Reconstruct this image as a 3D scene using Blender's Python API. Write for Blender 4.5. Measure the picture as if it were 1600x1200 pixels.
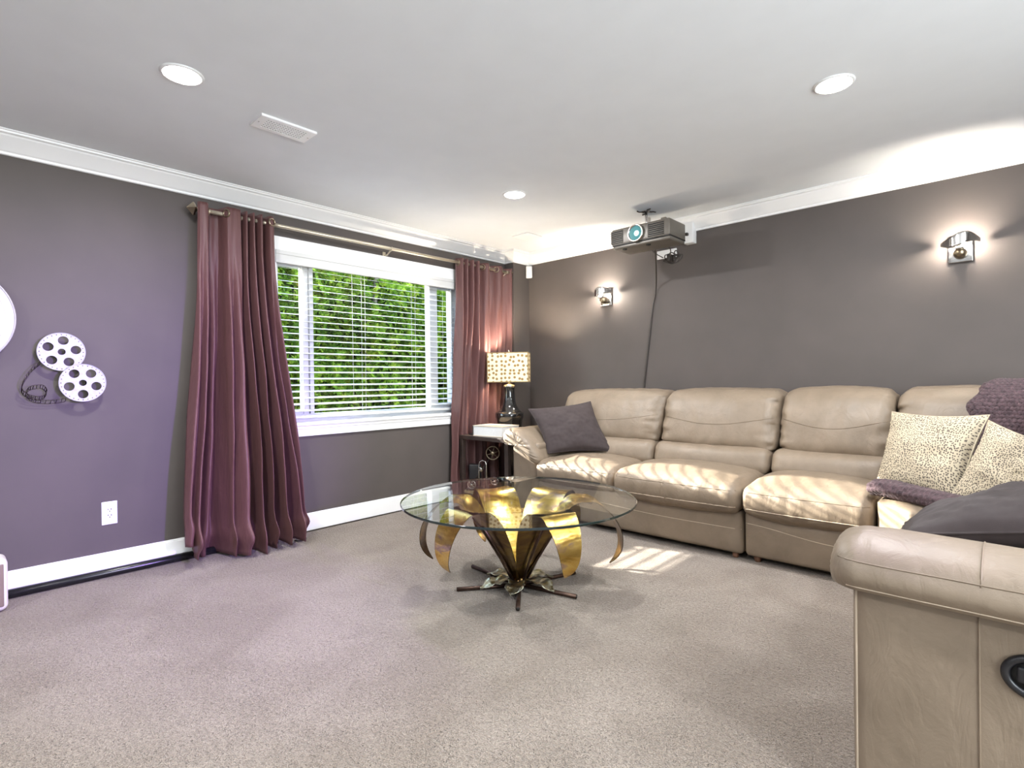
import bpy, math, random
import numpy as np
from mathutils import Vector, Matrix, noise
from mathutils.bvhtree import BVHTree
from mathutils.geometry import delaunay_2d_cdt

random.seed(7)
for o in list(bpy.data.objects):
    bpy.data.objects.remove(o)
scene = bpy.context.scene
C = scene.collection
PI = math.pi

# ------------------------------------------------------------------ camera
CAM = Vector((3.8932, -4.3039, 1.1033))
F_PX, YAW, PITCH, ROLL = 839.868, 0.7528, -0.0043, -0.0116
fwd = Vector((-math.sin(YAW) * math.cos(PITCH), math.cos(YAW) * math.cos(PITCH), math.sin(PITCH)))
rt = Vector((math.cos(YAW), math.sin(YAW), 0))
up = rt.cross(fwd)
rt2 = math.cos(ROLL) * rt + math.sin(ROLL) * up
up2 = -math.sin(ROLL) * rt + math.cos(ROLL) * up
cd = bpy.data.cameras.new('camera')
cam = bpy.data.objects.new('camera', cd)
C.objects.link(cam)
cd.sensor_fit = 'HORIZONTAL'
cd.sensor_width = 36.0
cd.lens = F_PX / 1600 * 36.0
cd.clip_start = 0.02
cam.matrix_world = Matrix((
    (rt2.x, up2.x, -fwd.x, CAM.x), (rt2.y, up2.y, -fwd.y, CAM.y), (rt2.z, up2.z, -fwd.z, CAM.z), (0, 0, 0, 1)))
scene.camera = cam

# ------------------------------------------------------------------ light set-up (tune here)
CAN_W = 20.0          # each recessed ceiling light, watts
LAMP_E = 850.0        # table lamp bulb emission strength
SCONCE_E = 900.0      # wall sconce capsule emission strength
SPOT_W = 720.0        # blue spotlight at the far right of the room, outside the picture
REAR_W = 6.0        # added fill light behind the camera, no doors known there
SIDE_W = 104.0         # added fill light by the right-hand wall, brightens ceiling and walls
SUN_W = 17.0
SKY_S = 1.4
SUN_DIR = Vector((1.0, 0.30, -0.42)).normalized()

world = bpy.data.worlds.new('sky')
scene.world = world
world.use_nodes = True
wn = world.node_tree.nodes
wl_ = world.node_tree.links
wn.clear()
wo = wn.new('ShaderNodeOutputWorld')
wb = wn.new('ShaderNodeBackground')
ws = wn.new('ShaderNodeTexSky')
ws.sky_type = 'NISHITA'
ws.sun_disc = False
ws.sun_elevation = math.asin(-SUN_DIR.z)
ws.sun_rotation = math.atan2(-SUN_DIR.x, -SUN_DIR.y)
wb.inputs['Strength'].default_value = SKY_S
wl_.new(ws.outputs[0], wb.inputs['Color'])
wl_.new(wb.outputs[0], wo.inputs['Surface'])

sl = bpy.data.lights.new('sun', 'SUN')
sl.energy = SUN_W
sl.angle = math.radians(0.4)
sl.color = (1.0, 0.95, 0.86)
so = bpy.data.objects.new('sun', sl)
C.objects.link(so)
so.rotation_euler = SUN_DIR.to_track_quat('-Z', 'Y').to_euler()
so.location = (-8, -4, 6)

for (nm, e_, loc_, rot_, sx_, sy_) in (('rear_fill', REAR_W, (3.4, -6.74, 1.12), (-math.pi / 2, 0, math.pi), 3.4, 2.0),
                                      ('side_fill', SIDE_W, (6.14, -3.4, 1.35), (0, math.pi / 2, 0), 1.5, 2.6)):
    al = bpy.data.lights.new(nm, 'AREA')  # invented fill lights, lifting ceiling and walls from outside the view
    al.shape = 'RECTANGLE'; al.size = sx_; al.size_y = sy_
    al.energy = e_; al.color = (0.88, 0.96, 1.0)
    ao = bpy.data.objects.new(nm, al)
    C.objects.link(ao); ao.location = loc_; ao.rotation_euler = rot_

vs = scene.view_settings
vs.view_transform = 'Standard'
vs.look = 'None'
vs.gamma = 1.0
vs.use_curve_mapping = False
vs.exposure = 1.0
scene.cycles.max_bounces = 10
scene.cycles.transparent_max_bounces = 24
scene.cycles.sample_clamp_indirect = 6.0
scene.cycles.caustics_reflective = False
scene.cycles.caustics_refractive = False

# ------------------------------------------------------------------ helpers
WL = {}


def tag(o, label=None, cat=None, group=None, kind=None):
    if label: o['label'] = label
    if cat: o['category'] = cat
    if group: o['group'] = group
    if kind: o['kind'] = kind
    return o


def thing(name, loc, label=None, cat=None, group=None):
    o = bpy.data.objects.new(name, None)
    o.empty_display_size = 0.05
    C.objects.link(o)
    o.location = loc
    WL[o] = Vector(loc)
    return tag(o, label, cat, group)


def obj(name, vf, mats, parent=None, smooth=True, loc=None, fm=None, auto=None, uv=None):
    """vf = (verts in world space, faces); one mesh object"""
    V, Fc = vf
    if parent is not None:
        base = WL[parent]
    else:
        base = Vector(loc) if loc is not None else Vector((0, 0, 0))
    me = bpy.data.meshes.new(name)
    me.from_pydata([(v[0] - base.x, v[1] - base.y, v[2] - base.z) for v in V], [], [tuple(f) for f in Fc])
    if not isinstance(mats, (list, tuple)): mats = [mats]
    for m in mats: me.materials.append(m)
    if fm is not None:
        me.polygons.foreach_set('material_index', fm)
    if smooth:
        me.polygons.foreach_set('use_smooth', [True] * len(me.polygons))
        if auto is not None:
            try:
                me.set_sharp_from_angle(angle=math.radians(auto))
            except Exception:
                pass
    if uv is not None:
        ul = me.uv_layers.new(name='uv')
        flat_uv = []
        for lp in me.loops:
            flat_uv += uv[lp.vertex_index]
        ul.data.foreach_set('uv', flat_uv)
    me.update()
    o = bpy.data.objects.new(name, me)
    C.objects.link(o)
    if parent is not None:
        o.parent = parent
    else:
        o.location = base
    WL[o] = base
    return o


def merge(*vfs):
    V, Fc = [], []
    for v, f in vfs:
        n = len(V)
        V += [tuple(q) for q in v]
        Fc += [tuple(i + n for i in q) for q in f]
    return V, Fc


def xf(vf, fn):
    return [fn(Vector(v)) for v in vf[0]], vf[1]


def box(x0, x1, y0, y1, z0, z1):
    V = [(x, y, z) for x in (x0, x1) for y in (y0, y1) for z in (z0, z1)]
    return V, [(0, 1, 3, 2), (4, 6, 7, 5), (0, 4, 5, 1), (2, 3, 7, 6), (0, 2, 6, 4), (1, 5, 7, 3)]


def lattice(a, b, r, cell, k):
    L = b - a
    r = min(r, L * 0.49)
    e = [r * (1 - math.cos(PI / 2 * i / k)) if k > 1 else r * i for i in range(k + 1)]
    n = max(1, int(round((L - 2 * r) / cell)))
    mid = [r + (L - 2 * r) * i / n for i in range(1, n)]
    return np.array(e + mid + [L - q for q in reversed(e)]) + a


def sbox(x0, x1, y0, y1, z0, z1, r=0.01, cell=1.0, k=3, puff=(0, 0, 0), fn=None):
    """box with rounded edges, optional padding bulge and a deformation"""
    lo = (x0, y0, z0); hi = (x1, y1, z1)
    r = min(r, *[(hi[i] - lo[i]) * 0.49 for i in range(3)])
    A = [lattice(lo[i], hi[i], r, cell, k) for i in range(3)]
    n = [len(a) - 1 for a in A]
    c = [(lo[i] + hi[i]) / 2 for i in range(3)]
    h = [(hi[i] - lo[i]) / 2 for i in range(3)]
    idx, V, Fc = {}, [], []

    def vid(i, j, l):
        key = (i, j, l)
        if key in idx: return idx[key]
        p = [A[0][i] - c[0], A[1][j] - c[1], A[2][l] - c[2]]
        q = [max(-(h[t] - r), min(h[t] - r, p[t])) for t in range(3)]
        d = Vector([p[t] - q[t] for t in range(3)])
        if d.length > 1e-9: d = d.normalized() * r
        v = [q[t] + d[t] for t in range(3)]
        w = [v[t] / h[t] for t in range(3)]
        for t in range(3):
            if puff[t]:
                a, b = (t + 1) % 3, (t + 2) % 3
                v[t] += w[t] * puff[t] * max(0, 1 - w[a] ** 2) ** 0.6 * max(0, 1 - w[b] ** 2) ** 0.6
        v = Vector((v[0] + c[0], v[1] + c[1], v[2] + c[2]))
        if fn: v = fn(v)
        idx[key] = len(V)
        V.append(v)
        return idx[key]
    for (t, a, b) in ((0, 1, 2), (1, 2, 0), (2, 0, 1)):
        for side in (0, 1):
            for i in range(n[a]):
                for j in range(n[b]):
                    q = []
                    for (u, v) in ((i, j), (i + 1, j), (i + 1, j + 1), (i, j + 1)):
                        key = [0, 0, 0]
                        key[t] = n[t] * side; key[a] = u; key[b] = v
                        q.append(vid(*key))
                    if not side: q.reverse()
                    Fc.append(tuple(q))
    return V, Fc


def tube(path, rad, seg=8, closed=False, flat=None):
    P = [Vector(p) for p in path]
    n = len(P)
    R = rad if isinstance(rad, (list, tuple)) else [rad] * n
    V, Fc = [], []
    T = []
    for i in range(n):
        a = P[(i - 1) % n] if (closed or i > 0) else P[i]
        b = P[(i + 1) % n] if (closed or i < n - 1) else P[i]
        d = b - a
        T.append(d.normalized() if d.length > 1e-9 else Vector((0, 0, 1)))
    u = Vector((0, 0, 1)) if abs(T[0].z) < 0.9 else Vector((1, 0, 0))
    for i in range(n):
        u = (u - T[i] * u.dot(T[i])).normalized()
        w = T[i].cross(u)
        for s in range(seg):
            a = 2 * PI * s / seg
            V.append(P[i] + R[i] * (math.cos(a) * u + math.sin(a) * w * (flat or 1)))
    m = n if closed else n - 1
    for i in range(m):
        for s in range(seg):
            a = i * seg + s; b = i * seg + (s + 1) % seg
            c_ = ((i + 1) % n) * seg + (s + 1) % seg; d = ((i + 1) % n) * seg + s
            Fc.append((a, b, c_, d))
    if not closed:
        Fc.append(tuple(reversed(range(seg))))
        Fc.append(tuple((n - 1) * seg + s for s in range(seg)))
    return V, Fc


def smooth_path(pts, per=8):
    P = [Vector(p) for p in pts]
    out = []
    for i in range(len(P) - 1):
        p0 = P[max(i - 1, 0)]; p1 = P[i]; p2 = P[i + 1]; p3 = P[min(i + 2, len(P) - 1)]
        for s in range(per):
            t = s / per
            out.append(0.5 * ((2 * p1) + (p2 - p0) * t + (2 * p0 - 5 * p1 + 4 * p2 - p3) * t * t + (3 * p1 - p0 - 3 * p2 + p3) * t ** 3))
    out.append(P[-1])
    return out


def lathe(prof, cx, cy, seg=32, cap=True):
    V, Fc = [], []
    n = len(prof)
    for (r, z) in prof:
        for s in range(seg):
            a = 2 * PI * s / seg
            V.append((cx + r * math.cos(a), cy + r * math.sin(a), z))
    for i in range(n - 1):
        for s in range(seg):
            a = i * seg + s; b = i * seg + (s + 1) % seg
            Fc.append((a, b, b + seg, a + seg))
    if cap:
        Fc.append(tuple(reversed(range(seg))))
        Fc.append(tuple((n - 1) * seg + s for s in range(seg)))
    return V, Fc


def grid_surf(fn, nu, nv):
    V = [fn(i / nu, j / nv) for i in range(nu + 1) for j in range(nv + 1)]
    Fc = []
    for i in range(nu):
        for j in range(nv):
            a = i * (nv + 1) + j
            Fc.append((a, a + nv + 1, a + nv + 2, a + 1))
    return V, Fc


def plate_with_holes(outer, holes, t):
    """flat plate in XY, thickness t along Z (0..t)"""
    pts, faces = [], []
    for loop in [outer] + holes:
        faces.append(list(range(len(pts), len(pts) + len(loop))))
        pts += [Vector((p[0], p[1])) for p in loop]
    r = delaunay_2d_cdt(pts, [], faces, 2, 1e-7)
    v2, e2, f2 = r[0], r[1], r[2]
    n = len(v2)
    V = [(v.x, v.y, 0) for v in v2] + [(v.x, v.y, t) for v in v2]
    Fc, edge = [], {}
    for f in f2:
        f = list(f)
        Fc.append(tuple(reversed(f))); Fc.append(tuple(i + n for i in f))
        for i in range(len(f)):
            a, b = f[i], f[(i + 1) % len(f)]
            edge[(a, b)] = edge.get((a, b), 0) + 1
    for (a, b) in list(edge):
        if (b, a) not in edge:
            Fc.append((a, b, b + n, a + n))
    return V, Fc


def circle(cx, cy, r, n=32):
    return [(cx + r * math.cos(2 * PI * i / n), cy + r * math.sin(2 * PI * i / n)) for i in range(n)]


def rect(cx, cy, w, h):
    return [(cx - w / 2, cy - h / 2), (cx + w / 2, cy - h / 2), (cx + w / 2, cy + h / 2), (cx - w / 2, cy + h / 2)]


def N(x, y, z):
    return noise.noise(Vector((x, y, z)))


def sst(a, b, x):
    t = max(0.0, min(1.0, (x - a) / (b - a)))
    return t * t * (3 - 2 * t)


def lerp_tab(tab, x):
    for i in range(len(tab) - 1):
        if x <= tab[i + 1][0]:
            a, b = tab[i], tab[i + 1]
            t = (x - a[0]) / (b[0] - a[0])
            return a[1] + (b[1] - a[1]) * max(0, min(1, t))
    return tab[-1][1]


def lin(*c):
    f = lambda v: v / 12.92 if v <= 0.04045 else ((v + 0.055) / 1.055) ** 2.4
    return tuple(f(v / 255.0) for v in c) + (1.0,)


# ------------------------------------------------------------------ materials
class NT:
    def __init__(self, name):
        self.m = bpy.data.materials.new(name)
        self.m.use_nodes = True
        self.t = self.m.node_tree
        self.t.nodes.clear()
        self.out = self.t.nodes.new('ShaderNodeOutputMaterial')

    def n(self, typ, **kw):
        nd = self.t.nodes.new(typ)
        for k, v in kw.items():
            if k in nd.inputs.keys():
                nd.inputs[k].default_value = v
            else:
                setattr(nd, k, v)
        return nd

    def l(self, a, b):
        self.t.links.new(a, b)

    def coord(self, scale=(1, 1, 1), kind='Object'):
        tc = self.n('ShaderNodeTexCoord')
        mp = self.n('ShaderNodeMapping')
        mp.inputs['Scale'].default_value = scale
        self.l(tc.outputs[kind], mp.inputs['Vector'])
        return mp.outputs[0]

    def ramp(self, fac, stops):
        r = self.n('ShaderNodeValToRGB')
        e = r.color_ramp.elements
        while len(e) < len(stops): e.new(0.5)
        for i, (p, c) in enumerate(stops):
            e[i].position = p; e[i].color = c
        self.l(fac, r.inputs[0])
        return r.outputs[0]

    def noise(self, vec, scale, detail=3, rough=0.5, dist=0.0):
        nd = self.n('ShaderNodeTexNoise')
        nd.inputs['Scale'].default_value = scale
        nd.inputs['Detail'].default_value = detail
        nd.inputs['Roughness'].default_value = rough
        nd.inputs['Distortion'].default_value = dist
        self.l(vec, nd.inputs['Vector'])
        return nd.outputs[0]

    def mixc(self, fac, a, b):
        m = self.n('ShaderNodeMix', data_type='RGBA')
        if isinstance(fac, float): m.inputs[0].default_value = fac
        else: self.l(fac, m.inputs[0])
        for v, s in ((a, 6), (b, 7)):
            if isinstance(v, tuple): m.inputs[s].default_value = v
            else: self.l(v, m.inputs[s])
        return m.outputs[2]

    def bump(self, h, strength, dist, prev=None):
        b = self.n('ShaderNodeBump')
        b.inputs['Strength'].default_value = strength
        b.inputs['Distance'].default_value = dist
        self.l(h, b.inputs['Height'])
        if prev is not None: self.l(prev, b.inputs['Normal'])
        return b.outputs[0]

    def principled(self, color, rough=0.5, metal=0.0, **kw):
        p = self.n('ShaderNodeBsdfPrincipled')
        if isinstance(color, tuple): p.inputs['Base Color'].default_value = color
        else: self.l(color, p.inputs['Base Color'])
        if isinstance(rough, (int, float)): p.inputs['Roughness'].default_value = rough
        else: self.l(rough, p.inputs['Roughness'])
        p.inputs['Metallic'].default_value = metal
        for k, v in kw.items():
            p.inputs[k.replace('_', ' ')].default_value = v
        self.l(p.outputs[0], self.out.inputs['Surface'])
        return p


def plain(name, color, rough=0.5, metal=0.0, var=0.08, vscale=6.0, bump=0.0, bscale=80.0, **kw):
    t = NT(name)
    v = t.coord()
    c2 = tuple(max(0, x * (1 - var)) for x in color[:3]) + (1,)
    c3 = tuple(min(1, x * (1 + var)) for x in color[:3]) + (1,)
    col = t.ramp(t.noise(v, vscale, 3), [(0.35, c2), (0.65, c3)])
    p = t.principled(col, rough, metal, **kw)
    if bump:
        t.l(t.bump(t.noise(v, bscale, 3), bump, 0.002), p.inputs['Normal'])
    return t.m


def emit(name, color, strength):
    t = NT(name)
    e = t.n('ShaderNodeEmission')
    e.inputs[0].default_value = color
    e.inputs[1].default_value = strength
    t.l(e.outputs[0], t.out.inputs['Surface'])
    return t.m


def thin_glass(name, tint=(0.97, 0.985, 0.975, 1), refl=1.0):
    t = NT(name)
    tr = t.n('ShaderNodeBsdfTransparent')
    tr.inputs[0].default_value = tint
    gl = t.n('ShaderNodeBsdfGlossy')
    gl.inputs['Roughness'].default_value = 0.0
    gl.inputs[0].default_value = (refl, refl, refl, 1)
    fr = t.n('ShaderNodeFresnel')
    fr.inputs[0].default_value = 1.5
    ge = t.n('ShaderNodeNewGeometry')
    fa = t.n('ShaderNodeMath', operation='MULTIPLY')
    iv = t.n('ShaderNodeMath', operation='SUBTRACT')
    iv.inputs[0].default_value = 1.0
    t.l(ge.outputs['Backfacing'], iv.inputs[1])
    t.l(fr.outputs[0], fa.inputs[0]); t.l(iv.outputs[0], fa.inputs[1])
    mx = t.n('ShaderNodeMixShader')
    t.l(fa.outputs[0], mx.inputs[0]); t.l(tr.outputs[0], mx.inputs[1]); t.l(gl.outputs[0], mx.inputs[2])
    t.l(mx.outputs[0], t.out.inputs['Surface'])
    return t.m


M = {}


def build_materials():
    # painted wall, warm dark grey
    t = NT('wall_paint')
    v = t.coord()
    col = t.ramp(t.noise(v, 3.0, 4), [(0.3, lin(83, 77, 74)), (0.7, lin(88, 81, 78))])
    p = t.principled(col, 0.62)
    p.inputs['Specular IOR Level'].default_value = 0.35
    t.l(t.bump(t.noise(v, 220, 2), 0.06, 0.002), p.inputs['Normal'])
    M['wall'] = t.m
    M['ceiling'] = plain('ceiling_paint', lin(233, 237, 241), 0.9, var=0.01, bump=0.05, bscale=150)
    M['trim'] = plain('white_gloss_paint', lin(247, 247, 247), 0.35, var=0.01)
    # carpet
    t = NT('carpet')
    v = t.coord()
    n1 = t.noise(v, 210, 2, 0.6)
    n2 = t.noise(v, 75, 3, 0.6)
    n3 = t.noise(v, 2.2, 3, 0.55, 0.6)
    ca = t.ramp(n1, [(0.30, lin(110, 98, 89)), (0.70, lin(200, 187, 173))])
    cb = t.ramp(n2, [(0.30, lin(129, 116, 106)), (0.70, lin(190, 177, 163))])
    c1 = t.mixc(0.5, ca, cb)
    c2 = t.ramp(n3, [(0.36, lin(228, 222, 216)), (0.64, lin(255, 252, 250))])
    mm = t.n('ShaderNodeMix', data_type='RGBA', blend_type='MULTIPLY')
    mm.inputs[0].default_value = 1.0
    t.l(c1, mm.inputs[6]); t.l(c2, mm.inputs[7])
    p = t.principled(mm.outputs[2], 0.95)
    p.inputs['Sheen Weight'].default_value = 0.25
    b1 = t.bump(n2, 1.0, 0.022)
    t.l(t.bump(n1, 1.0, 0.010, b1), p.inputs['Normal'])
    M['carpet'] = t.m
    # leather
    t = NT('taupe_leather')
    v = t.coord()
    col = t.ramp(t.noise(v, 5.0, 4, 0.6, 0.4), [(0.3, lin(119, 105, 89)), (0.7, lin(136, 121, 104))])
    p = t.principled(col, 0.48)
    vo = t.n('ShaderNodeTexVoronoi')
    vo.inputs['Scale'].default_value = 320
    t.l(v, vo.inputs['Vector'])
    b0 = t.bump(t.noise(t.coord((1.0, 1.0, 0.45)), 13, 4, 0.55, 1.2), 0.24, 0.02)
    b1 = t.bump(t.noise(v, 60, 3, 0.6, 0.5), 0.12, 0.005, b0)
    t.l(t.bump(vo.outputs[0], 0.10, 0.001, b1), p.inputs['Normal'])
    M['leather'] = t.m
    M['seam'] = plain('leather_seam', lin(120, 105, 88), 0.6)
    M['piping'] = plain('leather_piping', lin(186, 170, 150), 0.5)
    M['wood_foot'] = plain('brown_wood_foot', lin(128, 92, 72), 0.5, var=0.15, vscale=30)
    M['black_plastic'] = plain('black_plastic', lin(30, 30, 33), 0.35, var=0.05)
    # curtain fabric
    t = NT('plum_satin')
    v = t.coord((60, 60, 2))
    col = t.ramp(t.noise(v, 3.0, 3), [(0.3, lin(86, 57, 56)), (0.7, lin(99, 68, 66))])
    p = t.principled(col, 0.52)
    p.inputs['Specular IOR Level'].default_value = 0.35
    p.inputs['Sheen Weight'].default_value = 0.12
    p.inputs['Sheen Tint'].default_value = lin(200, 150, 150)
    b0 = t.bump(t.noise(t.coord((1, 1, 0.5)), 7, 3, 0.5, 0.8), 0.25, 0.03)
    t.l(t.bump(t.noise(t.coord((40, 40, 400)), 4, 2), 0.05, 0.001, b0), p.inputs['Normal'])
    M['curtain'] = t.m
    M['pewter'] = plain('antique_pewter', lin(150, 138, 118), 0.28, 1.0, var=0.12, vscale=25)
    M['champagne'] = plain('champagne_metal', lin(206, 196, 176), 0.35, 0.8, var=0.05)
    M['chrome'] = plain('brushed_chrome', lin(205, 203, 200), 0.18, 1.0, var=0.05)
    M['silver'] = plain('silver_paint', lin(172, 172, 178), 0.55, 0.15, var=0.08, vscale=60, bump=0.1, bscale=200)
    M['alu'] = plain('spun_aluminium', lin(176, 174, 172), 0.5, 0.2, var=0.06, vscale=30)
    M['dark_wire'] = plain('dark_wire_metal', lin(70, 62, 60), 0.4, 0.8)
    M['white_plastic'] = plain('white_plastic', lin(236, 236, 236), 0.35, var=0.01)
    M['vent_white'] = plain('bright_white_enamel', lin(252, 252, 252), 0.4, var=0.005)
    M['dark_slot'] = plain('dark_slot', lin(40, 38, 36), 0.8)
    M['grey_slot'] = plain('vent_duct_grey', lin(150, 150, 150), 0.8)
    M['slat'] = plain('white_blind_slat', lin(208, 208, 206), 0.4, var=0.02)
    M['vinyl'] = plain('white_vinyl_frame', lin(214, 216, 219), 0.4, var=0.01)
    M['cord_white'] = plain('white_blind_cord', lin(225, 225, 220), 0.8)
    M['pane'] = thin_glass('window_glass', (0.97, 0.98, 0.975, 1), 0.6)
    M['table_glass'] = thin_glass('table_glass', (0.965, 0.985, 0.972, 1), 1.0)
    M['glass_edge'] = plain('green_glass_edge', lin(22, 36, 33), 0.08, var=0.1, Coat_Weight=0.5)
    M['black_tube'] = plain('black_satin_tube', lin(26, 26, 28), 0.25, var=0.1)
    M['cable'] = plain('dark_cable_rubber', lin(52, 46, 42), 0.5)
    M['espresso'] = plain('espresso_wood', lin(58, 48, 44), 0.35, var=0.2, vscale=14)
    M['shelf'] = plain('pale_wood_shelf', lin(150, 136, 104), 0.5, var=0.1, vscale=20)
    M['paper'] = plain('book_pages', lin(228, 228, 226), 0.7, var=0.05, vscale=120)
    M['bookcover'] = plain('beige_book_cover', lin(216, 200, 176), 0.6, var=0.05)
    M['bookspine'] = plain('dark_book_back', lin(60, 54, 50), 0.6)
    # mirror black ceramic
    M['black_ceramic'] = plain('mottled_black_ceramic', lin(34, 33, 32), 0.12, 0.3, var=0.5, vscale=40, Coat_Weight=0.8)
    # brass petals: inside polished with flame patina, outside dark bronze
    t = NT('flame_brass')
    v = t.coord((1, 1, 2.2))
    n = t.noise(v, 5.5, 4, 0.55, 1.0)
    col = t.ramp(n, [(0.28, lin(150, 104, 58)), (0.42, lin(206, 168, 84)), (0.56, lin(222, 192, 112)), (0.66, lin(176, 150, 140)), (0.8, lin(226, 202, 130))])
    p = t.principled(col, 0.26, 1.0)
    t.l(t.bump(t.noise(v, 9, 2), 0.25, 0.02), p.inputs['Normal'])
    M['brass'] = t.m
    t = NT('dark_bronze')
    v = t.coord((1, 1, 1.6))
    col = t.ramp(t.noise(v, 6, 4, 0.6, 0.8), [(0.3, lin(74, 54, 40)), (0.5, lin(118, 92, 60)), (0.68, lin(160, 130, 66)), (0.85, lin(92, 66, 58))])
    p = t.principled(col, 0.34, 1.0)
    t.l(t.bump(t.noise(v, 11, 2), 0.2, 0.02), p.inputs['Normal'])
    M['bronze'] = t.m
    t = NT('tarnished_leaf')
    v = t.coord()
    col = t.ramp(t.noise(v, 22, 3, 0.6, 0.6), [(0.3, lin(150, 138, 100)), (0.5, lin(196, 196, 180)), (0.72, lin(206, 190, 130))])
    p = t.principled(col, 0.3, 1.0)
    t.l(t.bump(t.noise(v, 40, 2), 0.3, 0.01), p.inputs['Normal'])
    M['leafmetal'] = t.m
    M['rod_metal'] = plain('brown_steel_rod', lin(84, 66, 58), 0.4, 0.9, var=0.2, vscale=30)
    # projector
    M['proj'] = plain('grey_brown_plastic', lin(104, 98, 90), 0.4, 0.2, var=0.05)
    M['proj_dark'] = plain('dark_projector_plastic', lin(24, 22, 21), 0.6)
    M['cream_label'] = plain('cream_label', lin(214, 206, 180), 0.6)
    # pillows
    M['plum_cloth'] = plain('dark_plum_cloth', lin(54, 44, 44), 0.8, var=0.07, vscale=40, bump=0.25, bscale=500, Sheen_Weight=0.05)
    t = NT('spotted_linen')
    v = t.coord()
    vo = t.n('ShaderNodeTexVoronoi', voronoi_dimensions='2D')
    vo.inputs['Scale'].default_value = 1.0
    vo.inputs['Randomness'].default_value = 0.8
    t.l(t.coord((46, 38, 1), 'UV'), vo.inputs['Vector'])
    nn = t.noise(v, 9, 2)
    mth = t.n('ShaderNodeMath', operation='MULTIPLY_ADD')
    t.l(nn, mth.inputs[0]); mth.inputs[1].default_value = -0.30
    t.l(vo.outputs['Distance'], mth.inputs[2])
    col = t.ramp(mth.outputs[0], [(0.10, lin(84, 75, 68)), (0.20, lin(188, 176, 152))])
    p = t.principled(col, 0.85)
    t.l(t.bump(t.noise(v, 400, 2), 0.2, 0.002), p.inputs['Normal'])
    M['spotted'] = t.m
    t = NT('plum_knit')
    v = t.coord()
    col = t.ramp(t.noise(v, 60, 3), [(0.3, lin(52, 38, 43)), (0.7, lin(92, 71, 76))])
    p = t.principled(col, 0.9)
    p.inputs['Sheen Weight'].default_value = 0.1
    t.l(t.bump(t.noise(v, 180, 3), 0.8, 0.006), p.inputs['Normal'])
    M['knit'] = t.m
    # lamp shade: translucent cream with brown spots
    t = NT('spotted_lampshade')
    v = t.coord()
    vo = t.n('ShaderNodeTexVoronoi', voronoi_dimensions='2D')
    vo.inputs['Scale'].default_value = 24
    vo.inputs['Randomness'].default_value = 0.5
    t.l(t.coord((1, 1, 1), 'UV'), vo.inputs['Vector'])
    col = t.ramp(vo.outputs['Distance'], [(0.27, lin(150, 124, 84)), (0.33, lin(240, 226, 190))])
    df = t.n('ShaderNodeBsdfDiffuse')
    tl = t.n('ShaderNodeBsdfTranslucent')
    t.l(col, df.inputs[0]); t.l(col, tl.inputs[0])
    mx = t.n('ShaderNodeMixShader')
    mx.inputs[0].default_value = 0.10
    t.l(df.outputs[0], mx.inputs[1]); t.l(tl.outputs[0], mx.inputs[2])
    t.l(mx.outputs[0], t.out.inputs['Surface'])
    M['shade'] = t.m
    M['shade_trim'] = plain('bronze_braid_trim', lin(140, 116, 74), 0.6, var=0.3, vscale=150)
    # hedge
    t = NT('cedar_leaf')
    oi = t.n('ShaderNodeTexCoord')
    n = t.noise(oi.outputs['Object'], 7.0, 3, 0.7)
    n2 = t.noise(oi.outputs['Object'], 1.3, 2, 0.5)
    c1 = t.ramp(n, [(0.25, lin(62, 84, 34)), (0.42, lin(104, 136, 50)), (0.55, lin(160, 184, 70)), (0.68, lin(206, 206, 92)), (0.78, lin(206, 160, 70))])
    c2 = t.ramp(n2, [(0.35, lin(186, 194, 180)), (0.65, lin(255, 255, 235))])
    mm = t.n('ShaderNodeMix', data_type='RGBA', blend_type='MULTIPLY')
    mm.inputs[0].default_value = 1.0
    t.l(c1, mm.inputs[6]); t.l(c2, mm.inputs[7])
    df = t.n('ShaderNodeBsdfDiffuse')
    tl = t.n('ShaderNodeBsdfTranslucent')
    t.l(mm.outputs[2], df.inputs[0]); t.l(mm.outputs[2], tl.inputs[0])
    mx = t.n('ShaderNodeMixShader')
    mx.inputs[0].default_value = 0.5
    t.l(df.outputs[0], mx.inputs[1]); t.l(tl.outputs[0], mx.inputs[2])
    t.l(mx.outputs[0], t.out.inputs['Surface'])
    M['leaf'] = t.m
    M['hedge_core'] = plain('hedge_backing_shade', lin(38, 44, 24), 0.9, var=0.4, vscale=12)  # shade inside the hedge put into the backing colour
    M['bark'] = plain('grey_bark', lin(96, 84, 74), 0.9, var=0.3, vscale=20)
    M['soil'] = plain('garden_soil', lin(96, 84, 66), 0.95, var=0.3, vscale=5)
    # emitters
    M['can_lens'] = emit('recessed_lamp_lens', (1.0, 0.95, 0.88, 1), 14.0)
    M['lamp_bulb'] = emit('warm_lamp_bulb', (1.0, 0.86, 0.68, 1), LAMP_E)
    M['capsule'] = emit('halogen_capsule', (1.0, 0.90, 0.78, 1), SCONCE_E)
    t = NT('lit_projector_lens')
    v = t.coord()
    p = t.principled(lin(60, 110, 112), 0.05, 0.0)
    p.inputs['Emission Color'].default_value = (0.35, 0.85, 0.9, 1)
    p.inputs['Emission Strength'].default_value = 0.10
    t.l(t.bump(t.noise(v, 20, 1), 0.02, 0.01), p.inputs['Normal'])
    M['lens'] = t.m
    M['lens_hot'] = emit('projector_beam_core', (0.70, 1.0, 1.0, 1), 1.3)
    M['white_box'] = plain('white_lacquer', lin(226, 220, 212), 0.4, var=0.02)
    M['brown_panel'] = plain('brown_cloth_panel', lin(120, 104, 92), 0.7, var=0.1)


build_materials()

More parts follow.
